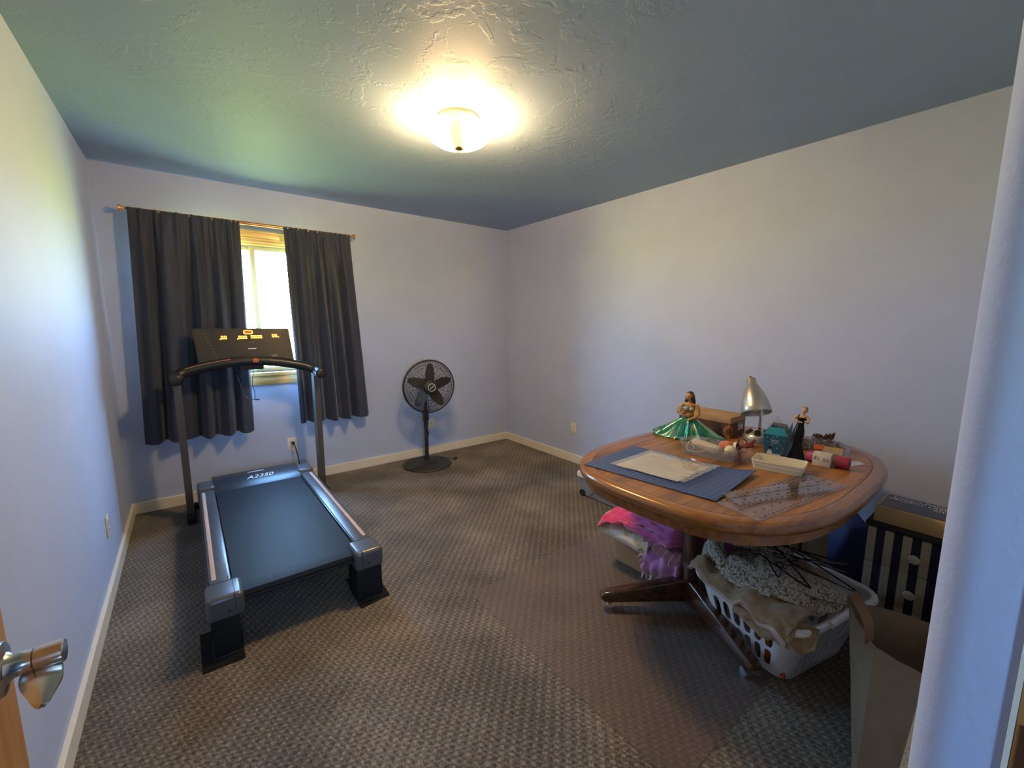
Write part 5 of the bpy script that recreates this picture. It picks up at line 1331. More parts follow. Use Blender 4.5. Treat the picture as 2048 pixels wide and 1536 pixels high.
fleece('fleece_dark', ((0.35, (0.02, 0.025, 0.02)), (0.5, (0.16, 0.24, 0.10)), (0.6, (0.35, 0.34, 0.34))), 40)
fleece('fleece_magenta', ((0.35, (0.30, 0.01, 0.11)), (0.65, (0.42, 0.02, 0.18))), 14)
def pink_mat():
    m, t, bb_ = new_mat('fleece_pink')
    v = objcoord(t); s = t.nodes.new('ShaderNodeSeparateXYZ'); n = noise_tex(t, v, 7, 3)
    t.links.new(v, s.inputs[0])
    a = t.nodes.new('ShaderNodeMath'); a.operation = 'MULTIPLY_ADD'; a.inputs[1].default_value = 0.35
    t.links.new(n.outputs[0], a.inputs[0]); t.links.new(s.outputs['Y'], a.inputs[2])
    t.links.new(ramp(t, a.outputs[0], ((0.0, (0.46, 0.12, 0.38)), (0.18, (0.58, 0.11, 0.38)), (0.27, (0.70, 0.06, 0.22)), (0.40, (0.66, 0.03, 0.13)))), bb_.inputs['Base Color'])
    bb_.inputs['Roughness'].default_value = 0.95; bb_.inputs['Sheen Weight'].default_value = 0.5
    bump(t, bb_, noise_tex(t, v, 90, 3).outputs[0], 0.4, 0.003); MATS['fleece_pink'] = m
pink_mat()
pm('edge_pale', (0.66, 0.42, 0.55), 0.9, vary=0.2)

# floral fleece rolled along the box front
fl = thing('fleece_blanket', 'rolled cream floral fleece blanket overhanging the cardboard box', 'blanket', (1.90, 1.33, 0.18), 'blankets piled on the cardboard box')
def roll(u, v):
    a = 2 * math.pi * v; y = 1.505 - 0.335 * u
    rx, rz_ = 0.115, 0.062
    e_ = (1 - (abs(u - 0.35) / 0.68) ** 6)
    k = 1 + 0.06 * nz(u * 5, math.cos(a), math.sin(a)) + (-0.25 * max(0, (0.10 - u) / 0.10))
    return (1.905 + rx * k * math.cos(a), y, 0.232 - 0.02 * u * 0 + rz_ * k * math.sin(a) + 0.018 * (0.5 - u))
b = B(); b.sheet(roll, 28, 30, 0.010); b.build('outer_roll', 'fleece_floral', fl, smooth=70)
b = B()
sp2 = []
for k in range(70):
    a = k / 70 * 4.6 * math.pi; r = 0.95 - 0.72 * k / 70
    sp2.append((1.905 + 0.105 * r * math.cos(a + 2), 1.178, 0.225 + 0.055 * r * math.sin(a + 2)))
def spir(u, v):
    i = u * 69; k = min(68, int(i)); p = Vector(sp2[k]).lerp(Vector(sp2[k + 1]), i - k); return (p.x, 1.20 - 0.035 * v, p.z)
b.sheet(spir, 90, 2, 0.005); b.build('rolled_end', 'fleece_dark', fl, smooth=70)
# orchid blanket with knotted fringe hanging in front
oc = thing('fringed_blanket', 'orchid purple fleece blanket with knotted fringe hanging over the box front', 'blanket', (1.88, 1.06, 0.2), 'blankets piled on the cardboard box')
def orch(u, v):
    y = 1.20 - 0.195 * u
    s_ = v * 0.36
    if s_ < 0.17: x, z = 2.0 - s_, 0.262 + 0.012 * math.sin(u * 6)
    else:
        t_ = (s_ - 0.17) / 0.19; x = 1.83 - 0.028 * math.sin(t_ * 2.4) - 0.03 * nz(u * 4, t_ * 3, 6); z = 0.262 - 0.145 * t_ - 0.02 * t_ * math.sin(u * 5 + 1)
    return (x + 0.016 * nz(u * 6, v * 5, 2), y, z + 0.016 * nz(u * 5, v * 4, 9))
b = B(); b.sheet(orch, 36, 30, 0.012); b.build('fleece', 'fleece_orchid', oc, smooth=70)
rnd = random.Random(5)
for k in range(9):
    u = (k + 0.4) / 9; p = Vector(orch(u, 1.0))
    d = Vector((-0.012 + rnd.uniform(-.02, .01), rnd.uniform(-.012, .012), -0.030 - rnd.random() * 0.012))
    b = B(); b.ell(p, (0.010, 0.010, 0.009), u=10, v=8); b.tube([p, p + d * 0.5 + Vector((-.006, 0, 0)), p + d], [0.008, 0.007, 0.004], 7, flat=0.45); b.build('fringe_knot', 'fleece_dark' if k % 2 else 'fleece_orchid', oc)
for k in range(3):
    p = Vector((1.80, 1.195 - 0.004 * k, 0.225 - 0.03 * k)); b = B(); b.tube([p, p + Vector((-0.012, 0.02, -0.006)), p + Vector((-0.006, 0.034, -0.028))], [0.009, 0.008, 0.004], 7, flat=0.5); b.build('fringe_knot', 'fleece_dark' if k != 1 else 'edge_pale', oc)
# pink to orchid blanket on top, its layers hanging forward
pk_ = thing('pink_blanket', 'crumpled hot pink and purple blanket on top of the pile under the table', 'blanket', (1.95, 1.2, 0.3), 'blankets piled on the cardboard box')
def layer(z0, y0, y1, xf, seed, sag, hump):
    def f(u, v):
        y = y0 + (y1 - y0) * u
        s_ = v
        q_ = min(1.0, max(0.0, (y - 1.00) / -0.06 + 1.0)); xe = xf + (1.905 - xf) * q_ * q_ * (3 - 2 * q_)
        x = 2.28 - (2.28 - xe) * min(1, s_ / 0.82) + 0.035 * nz(u * 4 + seed, s_ * 3, seed)
        z = z0 + hump * math.sin(math.pi * min(1, max(0, u))) ** 0.7 * (0.5 + 0.5 * math.sin(math.pi * min(1, s_ * 1.1)))
        if s_ > 0.82: z -= sag * (s_ - 0.82) / 0.18 * (0.65 + 0.35 * math.sin(u * 9 + seed)); x -= 0.010 * math.sin((s_ - 0.82) * 14)
        e_ = max(0, (0.14 - u) / 0.14); z -= 0.045 * e_ * e_
        return (x, y, z + 0.028 * nz(u * 6, s_ * 6, seed + 1) + 0.020 * nz(u * 13, s_ * 11, seed + 4))
    return f
for (z0, y0, y1, xf, sd, sag, hump) in ((0.302, 1.490, 0.88, 1.790, 3, 0.028, 0.040), (0.326, 1.470, 0.80, 1.815, 8, 0.034, 0.056), (0.352, 1.400, 0.86, 1.845, 14, 0.045, 0.070)):
    f = layer(z0, y0, y1, xf, sd, sag, hump)
    b = B(); b.sheet(f, 60, 40, 0.010); ly = b.build('blanket_layer', 'fleece_pink', pk_, smooth=70)
    b = B(); b.tube([Vector(f(k / 50, 1.0)) + Vector((-0.002, 0, -0.001)) for k in range(51)], 0.0042, 5); b.build('pale_edge', 'edge_pale', ly)
def ruf(u, v):
    y = 1.19 - 0.18 * u; z = 0.325 - 0.085 * u - 0.02 * v + 0.010 * math.sin(u * 38) * v
    return (1.815 - 0.05 * v + 0.012 * math.cos(u * 38) * v, y, z)
b = B(); b.sheet(ruf, 70, 6, 0.004); b.build('ruffle', 'edge_pale', pk_, smooth=70)
def mag(u, v):
    y = 0.93 - 0.20 * u; return (2.02 + 0.04 * nz(u * 4, v * 4, 3) - 0.05 * v, y, 0.44 - 0.26 * v + 0.015 * nz(u * 7, v * 5, 7))
b = B(); b.sheet(mag, 16, 16, 0.010)
tag(b.build('magenta_cloth', 'fleece_magenta', None, base=(2.0, 0.85, 0.18)), 'dark magenta cloth hanging behind the table post', 'cloth')

# ------------------------------------------------------------------ laundry basket
pm('basket_white', (0.68, 0.70, 0.76), 0.35, vary=0.03)
BC = Vector((1.955, 0.612, 0.005)); FR[0] = rz(BC, -13)
bk_ = thing('laundry_basket', 'white plastic laundry basket with oval slots under the table', 'laundry basket', BC)
bw, bd_, tw, td, bh = 0.40, 0.32, 0.535, 0.455, 0.265
def per(s, t):
    """point on the basket wall, s = metres along the perimeter of the mid height, t = 0..1 up"""
    w, d = bw + (tw - bw) * t, bd_ + (td - bd_) * t; r = 0.055 + 0.02 * t
    # perimeter param by fraction over 4 sides + corners
    seg = [(0, 1), (1, 2), (2, 3), (3, 4)]
    s = s % 4.0; i = int(s); f = s - i
    # side order: 0 = -x side (front, facing the room), 1 = -y side, 2 = +x, 3 = +y ; corners take 12% at each end
    L = d if i in (0, 2) else w
    c = 0.14
    def side_pt(i, f):
        a = (f - c) / (1 - 2 * c); a = max(0.0, min(1.0, a))
        st_ = -(L / 2 - r) + a * (L - 2 * r)
        return [(-w / 2, -st_), (st_, -d / 2), (w / 2, st_), (-st_, d / 2)][i]
    if c <= f <= 1 - c: p = side_pt(i, f)
    else:
        corner = i if f < c else (i + 1)       # corner index before side i
        corner %= 4
        cc = [(-w / 2 + r, d / 2 - r), (-w / 2 + r, -d / 2 + r), (w / 2 - r, -d / 2 + r), (w / 2 - r, d / 2 - r)][corner]
        a0 = [135, 225, 315, 45][corner]
        ang = a0 + (45 * f / c if f < c else -45 * (1 - f) / c)
        p = (cc[0] + r * math.cos(math.radians(ang)), cc[1] + r * math.sin(math.radians(ang)))
    return Vector((p[0], p[1], t * bh))
def strip(b, s0, s1, t0, t1, ns, nt=1, th=0.0035):
    b.sheet(lambda u, v: per(s0 + (s1 - s0) * u, t0 + (t1 - t0) * v), ns, nt, th)
def slot_cell(b, s0, s1, t0, t1, ms, mt_, th=0.0035):
    """one wall cell with a rounded slot cut through it"""
    n = 20; outer = []; inner = []
    for k in range(n):
        a = 2 * math.pi * (k + 0.5) / n; c_, s_ = math.cos(a), math.sin(a)
        q_ = max(abs(c_), abs(s_)); ou, ov = 0.5 + 0.5 * c_ / q_, 0.5 + 0.5 * s_ / q_
        ex = 4.0; rr_ = (abs(c_) ** ex + abs(s_) ** ex) ** (-1 / ex)
        iu, iv = 0.5 + (0.5 - ms) * c_ * rr_, 0.5 + (0.5 - mt_) * s_ * rr_
        outer.append((s0 + (s1 - s0) * ou, t0 + (t1 - t0) * ov)); inner.append((s0 + (s1 - s0) * iu, t0 + (t1 - t0) * iv))
    cen = per((s0 + s1) / 2, (t0 + t1) / 2); nn = Vector((cen.x, cen.y, 0)).normalized() * th / 2
    V = lambda L, sg: [b.bm.verts.new(per(s, t) + nn * sg) for s, t in L]
    A_, I_, A2, I2 = V(outer, 1), V(inner, 1), V(outer, -1), V(inner, -1)
    for k in range(n):
        j = (k + 1) % n
        b.bm.faces.new((A_[k], A_[j], I_[j], I_[k])); b.bm.faces.new((A2[j], A2[k], I2[k], I2[j])); b.bm.faces.new((I_[k], I_[j], I2[j], I2[k]))
for i in range(4):
    b = B(); ncol = 6 if i in (0, 2) else 9
    strip(b, i, i + 1, 0.0, 0.10, 30); strip(b, i, i + 1, 0.80, 1.0, 30, 2)
    strip(b, i, i + 0.13, 0.10, 0.80, 6, 4); strip(b, i + 0.87, i + 1, 0.10, 0.80, 6, 4)
    for c_ in range(ncol):
        s0 = i + 0.13 + 0.74 * c_ / ncol; s1 = i + 0.13 + 0.74 * (c_ + 1) / ncol
        slot_cell(b, s0, s1, 0.10, 0.45, 0.17 if i in (0, 2) else 0.2, 0.08); slot_cell(b, s0, s1, 0.45, 0.80, 0.17 if i in (0, 2) else 0.2, 0.08)
    b.build('slotted_side', 'basket_white', bk_, smooth=40)
b = B(); b.prism(rrect(bw, bd_, 0.055), 0.0, 0.004); b.build('bottom', 'basket_white', bk_)
b = B(); b.tube([per(4 * k / 96, 1.0) + Vector((per(4 * k / 96, 1).x, per(4 * k / 96, 1).y, 0)).normalized() * 0.012 + Vector((0, 0, 0.004 - 0.02 * 0)) for k in range(96)], 0.0145, 8, closed=True); rim_ = b.build('rim', 'basket_white', bk_)
for s in (1, 3):
    b = B(); b.tube([per(s + 0.30 + 0.4 * k / 12, 1.0) * 1.0 + Vector((0, (-1 if s == 1 else 1) * 0.020, 0.012 + 0.010 * math.sin(math.pi * k / 12))) for k in range(13)], 0.015, 8); b.build('handle_grip', 'basket_white', bk_)
pm('amber', (0.35, 0.15, 0.03), 0.12, vary=0.1, spec=0.9)
pm('label_orange', (0.60, 0.16, 0.06), 0.5)
b = B(); b.lathe([(0, 0.006), (0.032, 0.006), (0.034, 0.012), (0.034, 0.09), (0.022, 0.11), (0.012, 0.125), (0.012, 0.145), (0, 0.145)], 20, Matrix.Translation((-0.155, -0.06, 0))); tag(b.build('amber_bottle', 'amber', None, base=FR[0] @ Vector((-0.155, -0.06, 0.005))), 'amber bottle glinting through a basket slot', 'bottle')
ob_ = thing('orange_carton', 'orange printed carton seen through the basket slots near the corner', 'carton', FR[0] @ Vector((-0.16, -0.12, 0.005)))
b = B(); b.bb(-0.195, -0.13, -0.155, -0.105, 0.006, 0.09, bev=0.001); oc_ = b.build('carton', 'label_orange', ob_)
b = B(); b.bb(-0.1955, -0.19, -0.150, -0.128, 0.02, 0.06); b.build('print_block', 'black_matte', oc_)
# brown towel draped over the front rim
fleece('towel_brown', ((0.35, (0.22, 0.155, 0.085)), (0.65, (0.33, 0.245, 0.15))), 30, 160, 0.3)
fleece('towel_hem', ((0.35, (0.42, 0.34, 0.30)), (0.65, (0.52, 0.43, 0.40))), 90, 200, 0.3, 0.8)
fleece('suede_brown', ((0.35, (0.13, 0.075, 0.045)), (0.65, (0.21, 0.13, 0.085))), 18)
def knit_mat():
    m, t, bb_ = new_mat('knit_cream')
    v = objcoord(t)
    vo = t.nodes.new('ShaderNodeTexVoronoi'); vo.inputs['Scale'].default_value = 110; t.links.new(v, vo.inputs['Vector'])
    t.links.new(ramp(t, vo.outputs['Distance'], ((0.10, (0.50, 0.47, 0.40)), (0.5, (0.38, 0.35, 0.28)), (0.8, (0.12, 0.10, 0.075)))), bb_.inputs['Base Color'])
    bb_.inputs['Roughness'].default_value = 0.95
    iv = t.nodes.new('ShaderNodeMath'); iv.operation = 'SUBTRACT'; iv.inputs[0].default_value = 1.0; t.links.new(vo.outputs['Distance'], iv.inputs[1])
    bump(t, bb_, iv.outputs[0], 0.9, 0.006); MATS['knit_cream'] = m
knit_mat()
def towel(u, v):       # u along the front rim (+y to -y), v from inside out and over
    y = 0.228 - 0.44 * u
    w = 0.7 * 0.020 * math.sin(u * 11 + 0.5) + 0.012 * math.sin(u * 23)
    s_ = 0.12 + v * 0.31
    if s_ < 0.27: x = 0.02 - s_; z = 0.303 + 0.020 * math.sin(s_ * 9) + 0.3 * w
    else:
        t_ = (s_ - 0.27) / 0.16
        x = -0.25 - 0.048 * math.sin(t_ * 1.5) + 0.02 * nz(u * 5, t_ * 2, 3); z = 0.318 - 0.055 * t_ ** 1.4 * (0.7 + 0.5 * u ** 2) + w
    return (x, y, z + 0.012 * nz(u * 7, v * 5, 1))
tw_ = thing('bath_towel', 'brown towel with a pale woven hem spilling over the basket front', 'towel', BC + Vector((-0.2, 0, 0.28)))
b = B(); b.sheet(towel, 60, 40, 0.016); tws = b.build('terry_cloth', 'towel_brown', tw_, smooth=70)
b = B(); b.sheet(lambda u, v: Vector(towel(u, 0.93 + 0.075 * v)) + Vector((-0.006, 0, 0.002)), 60, 3, 0.020); b.build('woven_hem', 'towel_hem', tws, smooth=70)
def rag(u, v):
    y = 0.0 - 0.22 * u; t_ = v
    return (-0.262 - 0.040 * math.sin(t_ * 2.3) + 0.012 * nz(u * 5, t_ * 4, 12), y, 0.283 - 0.075 * t_ * (0.5 + 0.5 * math.sin(math.pi * (0.15 + 0.7 * u))) + 0.010 * nz(u * 6, t_ * 5, 2))
b = B(); b.sheet(rag, 24, 20, 0.012); tag(b.build('tan_cloth', 'towel_brown', None, base=BC + Vector((-0.28, -0.1, 0.2))), 'tan cloth bulging over the basket rim below the towel hem', 'cloth')
def rag2(u, v):
    y = -0.17 - 0.085 * u; t_ = v
    return (-0.215 - 0.075 * t_ + 0.03 * u, y - 0.03 * t_, 0.288 - 0.075 * t_ ** 1.3 * (1 - abs(u - 0.5) * 1.1) + 0.006 * nz(u * 6, t_ * 5, 22))
b = B(); b.sheet(rag2, 14, 16, 0.006); tag(b.build('tan_garment', 'towel_brown', None, base=BC + Vector((-0.26, -0.22, 0.2))), 'corner of a tan garment pointing down at the basket corner', 'garment')
# brown suede garment
def mound(cx, cy, rx, ry, z0, h, sd, am=0.02):
    def f(u, v):
        a = 2 * math.pi * u; r = v
        x, y = cx + rx * r * math.cos(a), cy + ry * r * math.sin(a)
        return (x + 0.012 * nz(x * 20, y * 20, sd), y + 0.012 * nz(x * 20, y * 20, sd + 5), z0 + h * (1 - r ** 2.2) + am * nz(x * 14, y * 14, sd) * (1 - 0.5 * r))
    return f
b = B(); b.sheet(mound(0.02, 0.0, 0.215, 0.185, 0.275, 0.085, 4), 48, 20, 0.008)
tag(b.build('brown_garment', 'suede_brown', None, base=BC + Vector((0, 0, 0.27))), 'folded brown garment filling the laundry basket', 'garment')
# crocheted shawl: bands of cream knit tumbling in folds
kn = thing('knit_shawl', 'cream crocheted shawl heaped in the laundry basket', 'shawl', BC + Vector((-0.05, 0, 0.3)))
def band(pts, wv, ht, name='knit_fold', sd=1):
    P_ = spline(pts, 8); n = len(P_) - 1
    def f(u, v):
        i = u * n; k = min(n - 1, int(i)); p = P_[k].lerp(P_[k + 1], i - k); d = (P_[k + 1] - P_[k]); d = Vector((d.x, d.y, 0)).normalized() if d.length > 1e-6 else Vector((1, 0, 0)); s_ = Vector((-d.y, d.x, 0))
        a = math.pi * (1 - v) - 0.25 + 0.5 * v * 0
        return p + s_ * math.cos(a) * wv + Vector((0, 0, math.sin(a) * ht + 0.006 * nz(u * 14, v * 4, sd)))
    b = B(); b.sheet(f, n, 12, 0.012); b.build(name, 'knit_cream', kn, smooth=80)
band([(-0.17, 0.205, 0.385), (-0.215, 0.16, 0.36), (-0.225, 0.10, 0.335)], 0.030, 0.038, sd=3)
band([(-0.135, 0.215, 0.375), (-0.19, 0.215, 0.36), (-0.235, 0.185, 0.325)], 0.022, 0.03, sd=5)
band([(-0.20, 0.11, 0.345), (-0.185, 0.04, 0.345), (-0.175, -0.03, 0.34), (-0.17, -0.10, 0.33), (-0.12, -0.17, 0.325)], 0.036, 0.040, sd=7)
band([(-0.235, 0.10, 0.315), (-0.240, 0.04, 0.312), (-0.232, -0.02, 0.318), (-0.21, -0.09, 0.325)], 0.028, 0.032, sd=9)
band([(-0.10, 0.05, 0.345), (-0.08, -0.03, 0.345), (-0.05, -0.11, 0.335), (0.02, -0.18, 0.32)], 0.05, 0.045, sd=11)
band([(-0.225, 0.13, 0.328), (-0.215, 0.05, 0.33), (-0.20, -0.03, 0.33), (-0.18, -0.11, 0.325), (-0.13, -0.17, 0.315)], 0.034, 0.036, sd=21)
band([(-0.15, 0.0, 0.355), (-0.13, -0.08, 0.355), (-0.08, -0.15, 0.34), (0.0, -0.19, 0.315)], 0.05, 0.042, sd=23)
band([(-0.06, 0.19, 0.365), (-0.02, 0.14, 0.37), (0.05, 0.10, 0.36), (0.12, 0.05, 0.335)], 0.045, 0.05, sd=13)
band([(-0.08, 0.20, 0.36), (-0.09, 0.16, 0.385), (-0.05, 0.12, 0.385)], 0.03, 0.045, sd=17)
b = B(); b.sheet(mound(-0.045, 0.035, 0.20, 0.185, 0.30, 0.075, 15, 0.03), 48, 20, 0.010); b.build('knit_body', 'knit_cream', kn, smooth=80)
b = B(); b.sheet(mound(-0.035, -0.155, 0.155, 0.075, 0.30, 0.055, 17, 0.012), 48, 16, 0.010); b.build('knit_body', 'knit_cream', kn, smooth=80)
# wire hangers thrown on top
pm('hanger_black', (0.012, 0.012, 0.013), 0.22, vary=0.1, spec=0.7)
def hanger(c, ang, tilt, label):
    t_ = FR[0]; loc = t_ @ Vector(c)
    Mh = Matrix.Translation(c) @ Matrix.Rotation(math.radians(ang), 4, 'Z') @ Matrix.Rotation(math.radians(-5), 4, 'Y') @ Matrix.Rotation(math.radians(tilt), 4, 'X')
    h = thing('coat_hanger', label, 'hanger', loc, 'hangers thrown on the basket')
    tri = [(0, 0.0, 0), (0.10, -0.035, 0.003), (0.175, -0.075, 0), (0.185, -0.085, 0), (0.175, -0.092, 0), (0, -0.095, 0.004), (-0.175, -0.092, 0), (-0.185, -0.085, 0), (-0.175, -0.075, 0), (-0.10, -0.035, 0.003)]
    b = B(); b.tube([Mh @ p for p in spline(tri + [tri[0]], 4)], 0.0032, 6); b.build('frame', 'hanger_black', h)
    hk = [(0, 0.0, 0), (0, 0.022, 0), (0.006, 0.034, 0), (0.020, 0.040, 0.0), (0.030, 0.052, 0), (0.026, 0.070, 0), (0.008, 0.078, 0), (-0.008, 0.070, 0), (-0.012, 0.058, 0)]
    b = B(); b.tube([Mh @ p for p in spline(hk, 5)], 0.0030, 6); b.build('hook', 'hanger_black', h)
for k, (c_, a_, tl, lab) in enumerate((((-0.060, 0.060, 0.432), 25, 6, 'black wire hanger on the knit shawl, its hook topmost on the pile'),
        ((-0.115, 0.030, 0.412), 62, 4, 'black wire hanger with its hook lying over the front of the shawl'),
        ((-0.03, -0.02, 0.422), 105, 8, 'black wire hanger in the middle of the tangle on the basket'),
        ((0.00, -0.05, 0.410), 130, 6, 'black wire hanger under the table edge at the back of the tangle'),
        ((-0.05, -0.07, 0.404), 85, 4, 'black wire hanger lying lowest in the tangle on the basket'))):
    hanger(c_, a_, tl, lab)
FR[0] = Matrix.Identity(4)

# ------------------------------------------------------------------ behind the basket: tote bag
pm('canvas', (0.34, 0.29, 0.20), 0.9, vary=0.1, bscale=200, bstr=0.3)
to = thing('tote_bag', 'beige canvas tote bag with a black strap in the shade behind the basket', 'tote bag', (2.52, 0.70, 0))
b = B()
def tote(u, v):
    a = 2 * math.pi * u; r = 1 - 0.10 * v + 0.05 * nz(math.cos(a), v * 3, 1)
    ex = (abs(math.cos(a)) ** 4 + abs(math.sin(a)) ** 4) ** -0.25
    return (2.50 + 0.085 * r * ex * math.cos(a), 0.72 + 0.12 * r * ex * math.sin(a), 0.002 + 0.40 * v)
b.sheet(tote, 48, 12, 0.004); b.build('bag_body', 'canvas', to, smooth=60)
b = B(); b.tube(spline([(2.415, 0.69, 0.22), (2.410, 0.685, 0.36), (2.42, 0.67, 0.46), (2.44, 0.63, 0.49), (2.43, 0.60, 0.42), (2.425, 0.61, 0.34)]), 0.006, 6, flat=0.3); b.build('strap', 'black_matte', to)

# ------------------------------------------------------------------ striped drawer unit and the box on it
pm('drawer_black', (0.012, 0.012, 0.016), 0.7, vary=0.15)
def stripes():
    m, t, bb_ = new_mat('stripe_cloth')
    c_ = t.nodes.new('ShaderNodeTexCoord'); s = t.nodes.new('ShaderNodeSeparateXYZ'); t.links.new(c_.outputs['Object'], s.inputs[0])
    a = t.nodes.new('ShaderNodeMath'); a.operation = 'MULTIPLY_ADD'; a.inputs[1].default_value = 1 / 0.0585; a.inputs[2].default_value = 10.667
    t.links.new(s.outputs['Y'], a.inputs[0]); f = t.nodes.new('ShaderNodeMath'); f.operation = 'FRACT'; t.links.new(a.outputs[0], f.inputs[0])
    n = noise_tex(t, objcoord(t), 180, 2)
    tan_ = ramp(t, n.outputs[0], ((0.3, (0.33, 0.27, 0.18)), (0.7, (0.44, 0.37, 0.26))))
    mix = t.nodes.new('ShaderNodeMix'); mix.data_type = 'RGBA'; lt_ = t.nodes.new('ShaderNodeMath'); lt_.operation = 'LESS_THAN'; lt_.inputs[1].default_value = 0.5
    t.links.new(f.outputs[0], lt_.inputs[0]); t.links.new(lt_.outputs[0], mix.inputs[0]); mix.inputs[6].default_value = (0.010, 0.011, 0.026, 1); t.links.new(tan_, mix.inputs[7])
    t.links.new(mix.outputs[2], bb_.inputs['Base Color']); bb_.inputs['Roughness'].default_value = 0.9
    bump(t, bb_, n.outputs[0], 0.2, 0.001); MATS['stripe_cloth'] = m
stripes()
pm('knob_cream', (0.56, 0.48, 0.36), 0.4)
dx0, dx1, dy0, dy1, dz = 2.357, 2.615, 0.085, 0.432, 0.514
du = thing('drawer_unit', 'small fabric drawer unit with navy and tan stripes and cream knobs', 'drawer unit', ((dx0 + dx1) / 2, (dy0 + dy1) / 2, 0))
b = B(); b.bb(dx0 + 0.012, dx1, dy0, dy1, 0.0, dz - 0.022, bev=0.002); b.build('carcass', 'drawer_black', du)
b = B(); b.bb(dx0 - 0.006, dx1 + 0.003, dy0 - 0.004, dy1 + 0.004, dz - 0.022, dz, bev=0.005); b.build('top_board', 'drawer_black', du)
for k in range(3):
    z1 = dz - 0.026 - k * 0.163; z0 = z1 - 0.160 if k < 2 else 0.004
    b = B(); b.bb(dx0, dx0 + 0.02, dy0 + 0.004, dy1 - 0.002, z0, z1, bev=0.003); d_ = b.build('drawer', 'stripe_cloth', du)
    b = B(); b.lathe([(0.006, 0), (0.006, 0.006), (0.018, 0.010), (0.020, 0.015), (0.015, 0.020), (0, 0.022)], 20, Matrix.Translation((dx0, 0.265, (z0 + z1) / 2 - 0.006)) @ Matrix.Rotation(-math.pi / 2, 4, 'Y')); b.build('knob', 'knob_cream', d_)
pm('kraft_yellow', (0.52, 0.36, 0.15), 0.7, vary=0.06)
pm('print_dark', (0.030, 0.028, 0.040), 0.35, vary=0.5, vscale=25)
lbx = thing('product_box', 'kraft box with a dark printed top lying on the striped drawers', 'box', (2.48, 0.26, dz))
b = B(); b.bb(2.372, 2.592, 0.10, 0.414, dz + 0.0005, dz + 0.072, bev=0.004, seg=2); kb = b.build('carton', 'kraft_yellow', lbx)
b = B(); b.bb(2.384, 2.582, 0.11, 0.404, dz + 0.0715, dz + 0.0728); tpn = b.build('printed_top', 'print_dark', lbx)
PF = lambda x, y: frame((x, y, dz + 0.0729), (0, -1, 0), (1, 0, 0))
text('print_words', 'Lantern Fashion', 0.030, PF(2.556, 0.285), 'print_white', tpn)
text('print_words', 'PROJECT LAMPS', 0.030, PF(2.523, 0.285), 'print_white', tpn)
text('print_words', 'KIT', 0.026, PF(2.494, 0.225), 'print_white', tpn)
b = B(); b.bb(2.466, 2.470, 0.275, 0.35, dz + 0.0725, dz + 0.0731); b.bb(2.43, 2.434, 0.25, 0.38, dz + 0.0725, dz + 0.0731); b.build('print_line', 'print_grey', tpn)
pm('print_photo', (0.11, 0.05, 0.045), 0.35, vary=0.7, vscale=40, stretch=(1, 0.25, 1))
b = B(); b.bb(2.39, 2.50, 0.112, 0.20, dz + 0.0725, dz + 0.0730); b.build('print_picture', 'print_photo', tpn)

# ------------------------------------------------------------------ blue gridded board leaning behind the drawers
L_, A_, D_ = Vector((2.75, 0.749, 0.18)), Vector((2.75, 0.570, 0.395)), Vector((2.652, 0.508, 0.018))
u_ = (A_ - L_); v_ = (D_ - L_); v_ = v_ - u_.normalized() * v_.dot(u_.normalized())
n_ = u_.cross(v_).normalized()
if n_.x < 0: n_ = -n_
BM = Matrix((u_.normalized(), v_.normalized(), -n_)).transposed().to_4x4() if u_.normalized().cross(v_.normalized()).dot(-n_) > 0 else Matrix((v_.normalized(), u_.normalized(), -n_)).transposed().to_4x4()
BM.translation = L_
swap = u_.normalized().cross(v_.normalized()).dot(-n_) <= 0
lu, lv_ = u_.length, v_.length
wx, wy = (lv_, lu) if swap else (lu, lv_)
bo2 = bpy.data.objects.new('cutting_board', None); C.objects.link(bo2); tag(bo2, 'dark blue gridded cutting board leaning behind the striped drawers', 'cutting board'); bo2.matrix_world = BM; BASES[bo2.name] = Vector()
b = B(); b.bb(0, wx, 0, wy, -0.012, 0.0, bev=0.001); b.build('board', 'board_print', bo2)
pm('edge_blue', (0.06, 0.16, 0.42), 0.4)
b = B(); b.bb(-0.001, wx + 0.001, -0.001, wy + 0.001, -0.030, -0.0125); b.build('backing', 'drawer_black', bo2)
b = B(); b.bb(0.02, 0.045, wy * 0.70, wy * 0.72, 0.0, 0.0006); b.bb(0.05, 0.08, wy * 0.68, wy * 0.695, 0.0, 0.0006); b.build('board_print', 'print_grey', bo2)

# ------------------------------------------------------------------ paper grocery bag
pm('bag_kraft', (0.21, 0.155, 0.10), 0.85, vary=0.10, vscale=10, bscale=60, bstr=0.12)
gb_ = thing('paper_bag', 'open brown paper grocery bag standing in front of the striped drawers', 'paper bag', (1.58, 0.18, 0))
bot = [Vector((1.43, 0.215, 0.002)), Vector((1.62, 0.262, 0.002)), Vector((1.66, 0.085, 0.002)), Vector((1.43, 0.068, 0.002))]
top = [Vector((1.575, 0.232, 0.415)), Vector((1.745, 0.340, 0.43)), Vector((1.80, 0.130, 0.44)), Vector((1.555, 0.098, 0.41))]
def bagp(s, v):
    i = int(s) % 4; f = s - int(s); j = (i + 1) % 4
    p = bot[i].lerp(bot[j], f).lerp(top[i].lerp(top[j], f), v)
    cen = sum(bot, Vector()) / 4
    if i == 0: p += Vector((0.35, -0.9, 0)) * -0.006 * math.sin(math.pi * f) * v
    p += Vector((nz(f * 4, v * 6, i), nz(f * 4, v * 6, i + 9), 0)) * 0.007 * math.sin(math.pi * f) 
    p.z += 0.010 * math.sin(math.pi * f) * v * (1 if i in (1, 2) else -0.3)
    return p
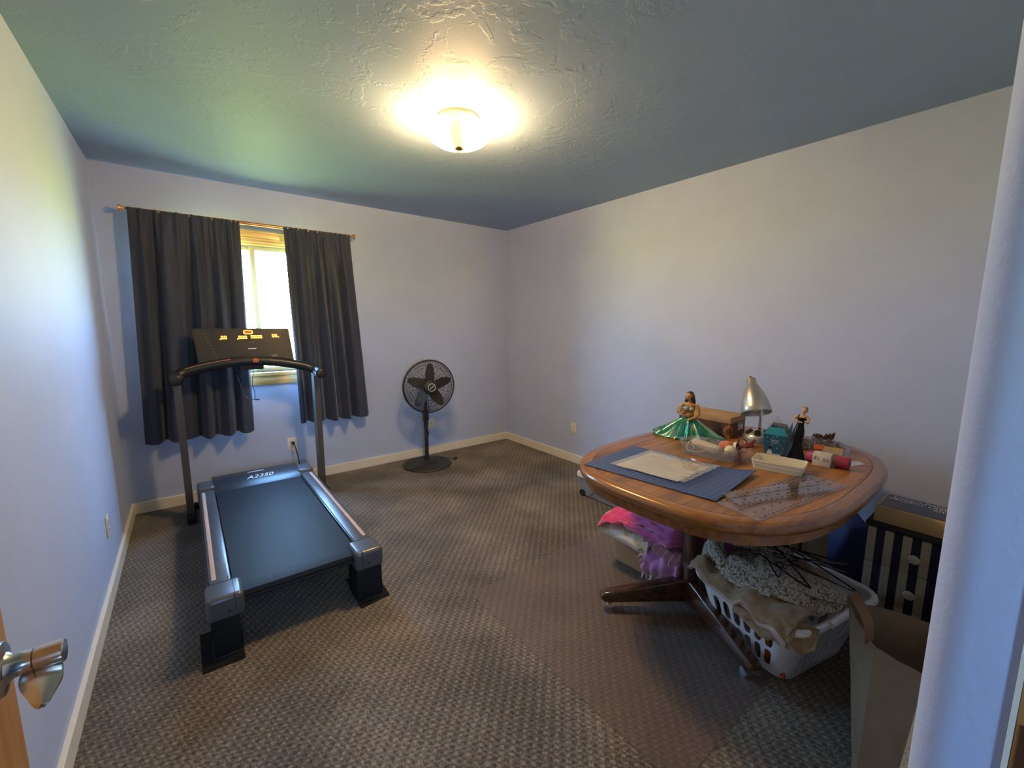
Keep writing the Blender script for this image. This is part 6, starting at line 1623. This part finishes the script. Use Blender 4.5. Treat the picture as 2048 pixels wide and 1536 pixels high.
for i, nm in enumerate(('left_panel', 'back_panel', 'right_panel', 'front_panel')):
    b = B(); b.sheet(lambda u, v, i=i: bagp(i + min(u, 0.9999), v), 16, 24, 0.0014); b.build(nm, 'bag_kraft', gb_, smooth=25)
b = B(); b.quad(bot); b.build('bottom_panel', 'bag_kraft', gb_)
pm('bag_handle', (0.20, 0.12, 0.065), 0.8)
def hnd(u, v):
    pts = spline([(1.60, 0.252, 0.405), (1.61, 0.262, 0.462), (1.66, 0.300, 0.490), (1.715, 0.328, 0.480), (1.725, 0.330, 0.425)], 8)
    i = u * (len(pts) - 1); k = min(len(pts) - 2, int(i)); p = pts[k].lerp(pts[k + 1], i - k)
    return p + Vector((0.012, -0.012, 0.012)) * (v - 0.5) * 1.4
b = B(); b.sheet(hnd, 40, 3, 0.0018); b.build('handle', 'bag_handle', gb_, smooth=50)
b = B(); b.sheet(lambda u, v: bagp(3 + 0.2 + 0.6 * u, 0.93 + 0.06 * v) + Vector((0.004, 0, 0)), 8, 2, 0.001); b.build('handle_patch', 'bag_kraft', gb_)

# ------------------------------------------------------------------ cream carton leaning behind the doorway corner
pm('carton_cream', (0.62, 0.53, 0.32), 0.55, vary=0.05)
cc_ = thing('flat_carton', 'cream flat carton leaning against the wall behind the doorway corner', 'carton', (1.13, 0.11, 0))
b = B()
a = [(1.0, 0.131, 0.001), (1.28, 0.131, 0.001), (1.28, 0.075, 0.78), (1.0, 0.075, 0.78)]
o2 = [(1.0, 0.098, 0.001), (1.28, 0.098, 0.001), (1.28, 0.050, 0.78), (1.0, 0.050, 0.78)]
va = [b.bm.verts.new(p) for p in a]; vb = [b.bm.verts.new(p) for p in o2]
b.bm.faces.new(va); b.bm.faces.new(list(reversed(vb)))
for k in range(4): b.bm.faces.new((va[k], va[(k + 1) % 4], vb[(k + 1) % 4], vb[k]))
cf = b.build('carton', 'carton_cream', cc_)
b = B()
for k in range(6): b.box((1.0 - 0.0003, 0.083 + 0.0035 * (k % 2), 0.60 - 0.012 * k), (0.0006, 0.0014, 0.003))
b.build('side_print', 'print_grey', cf)
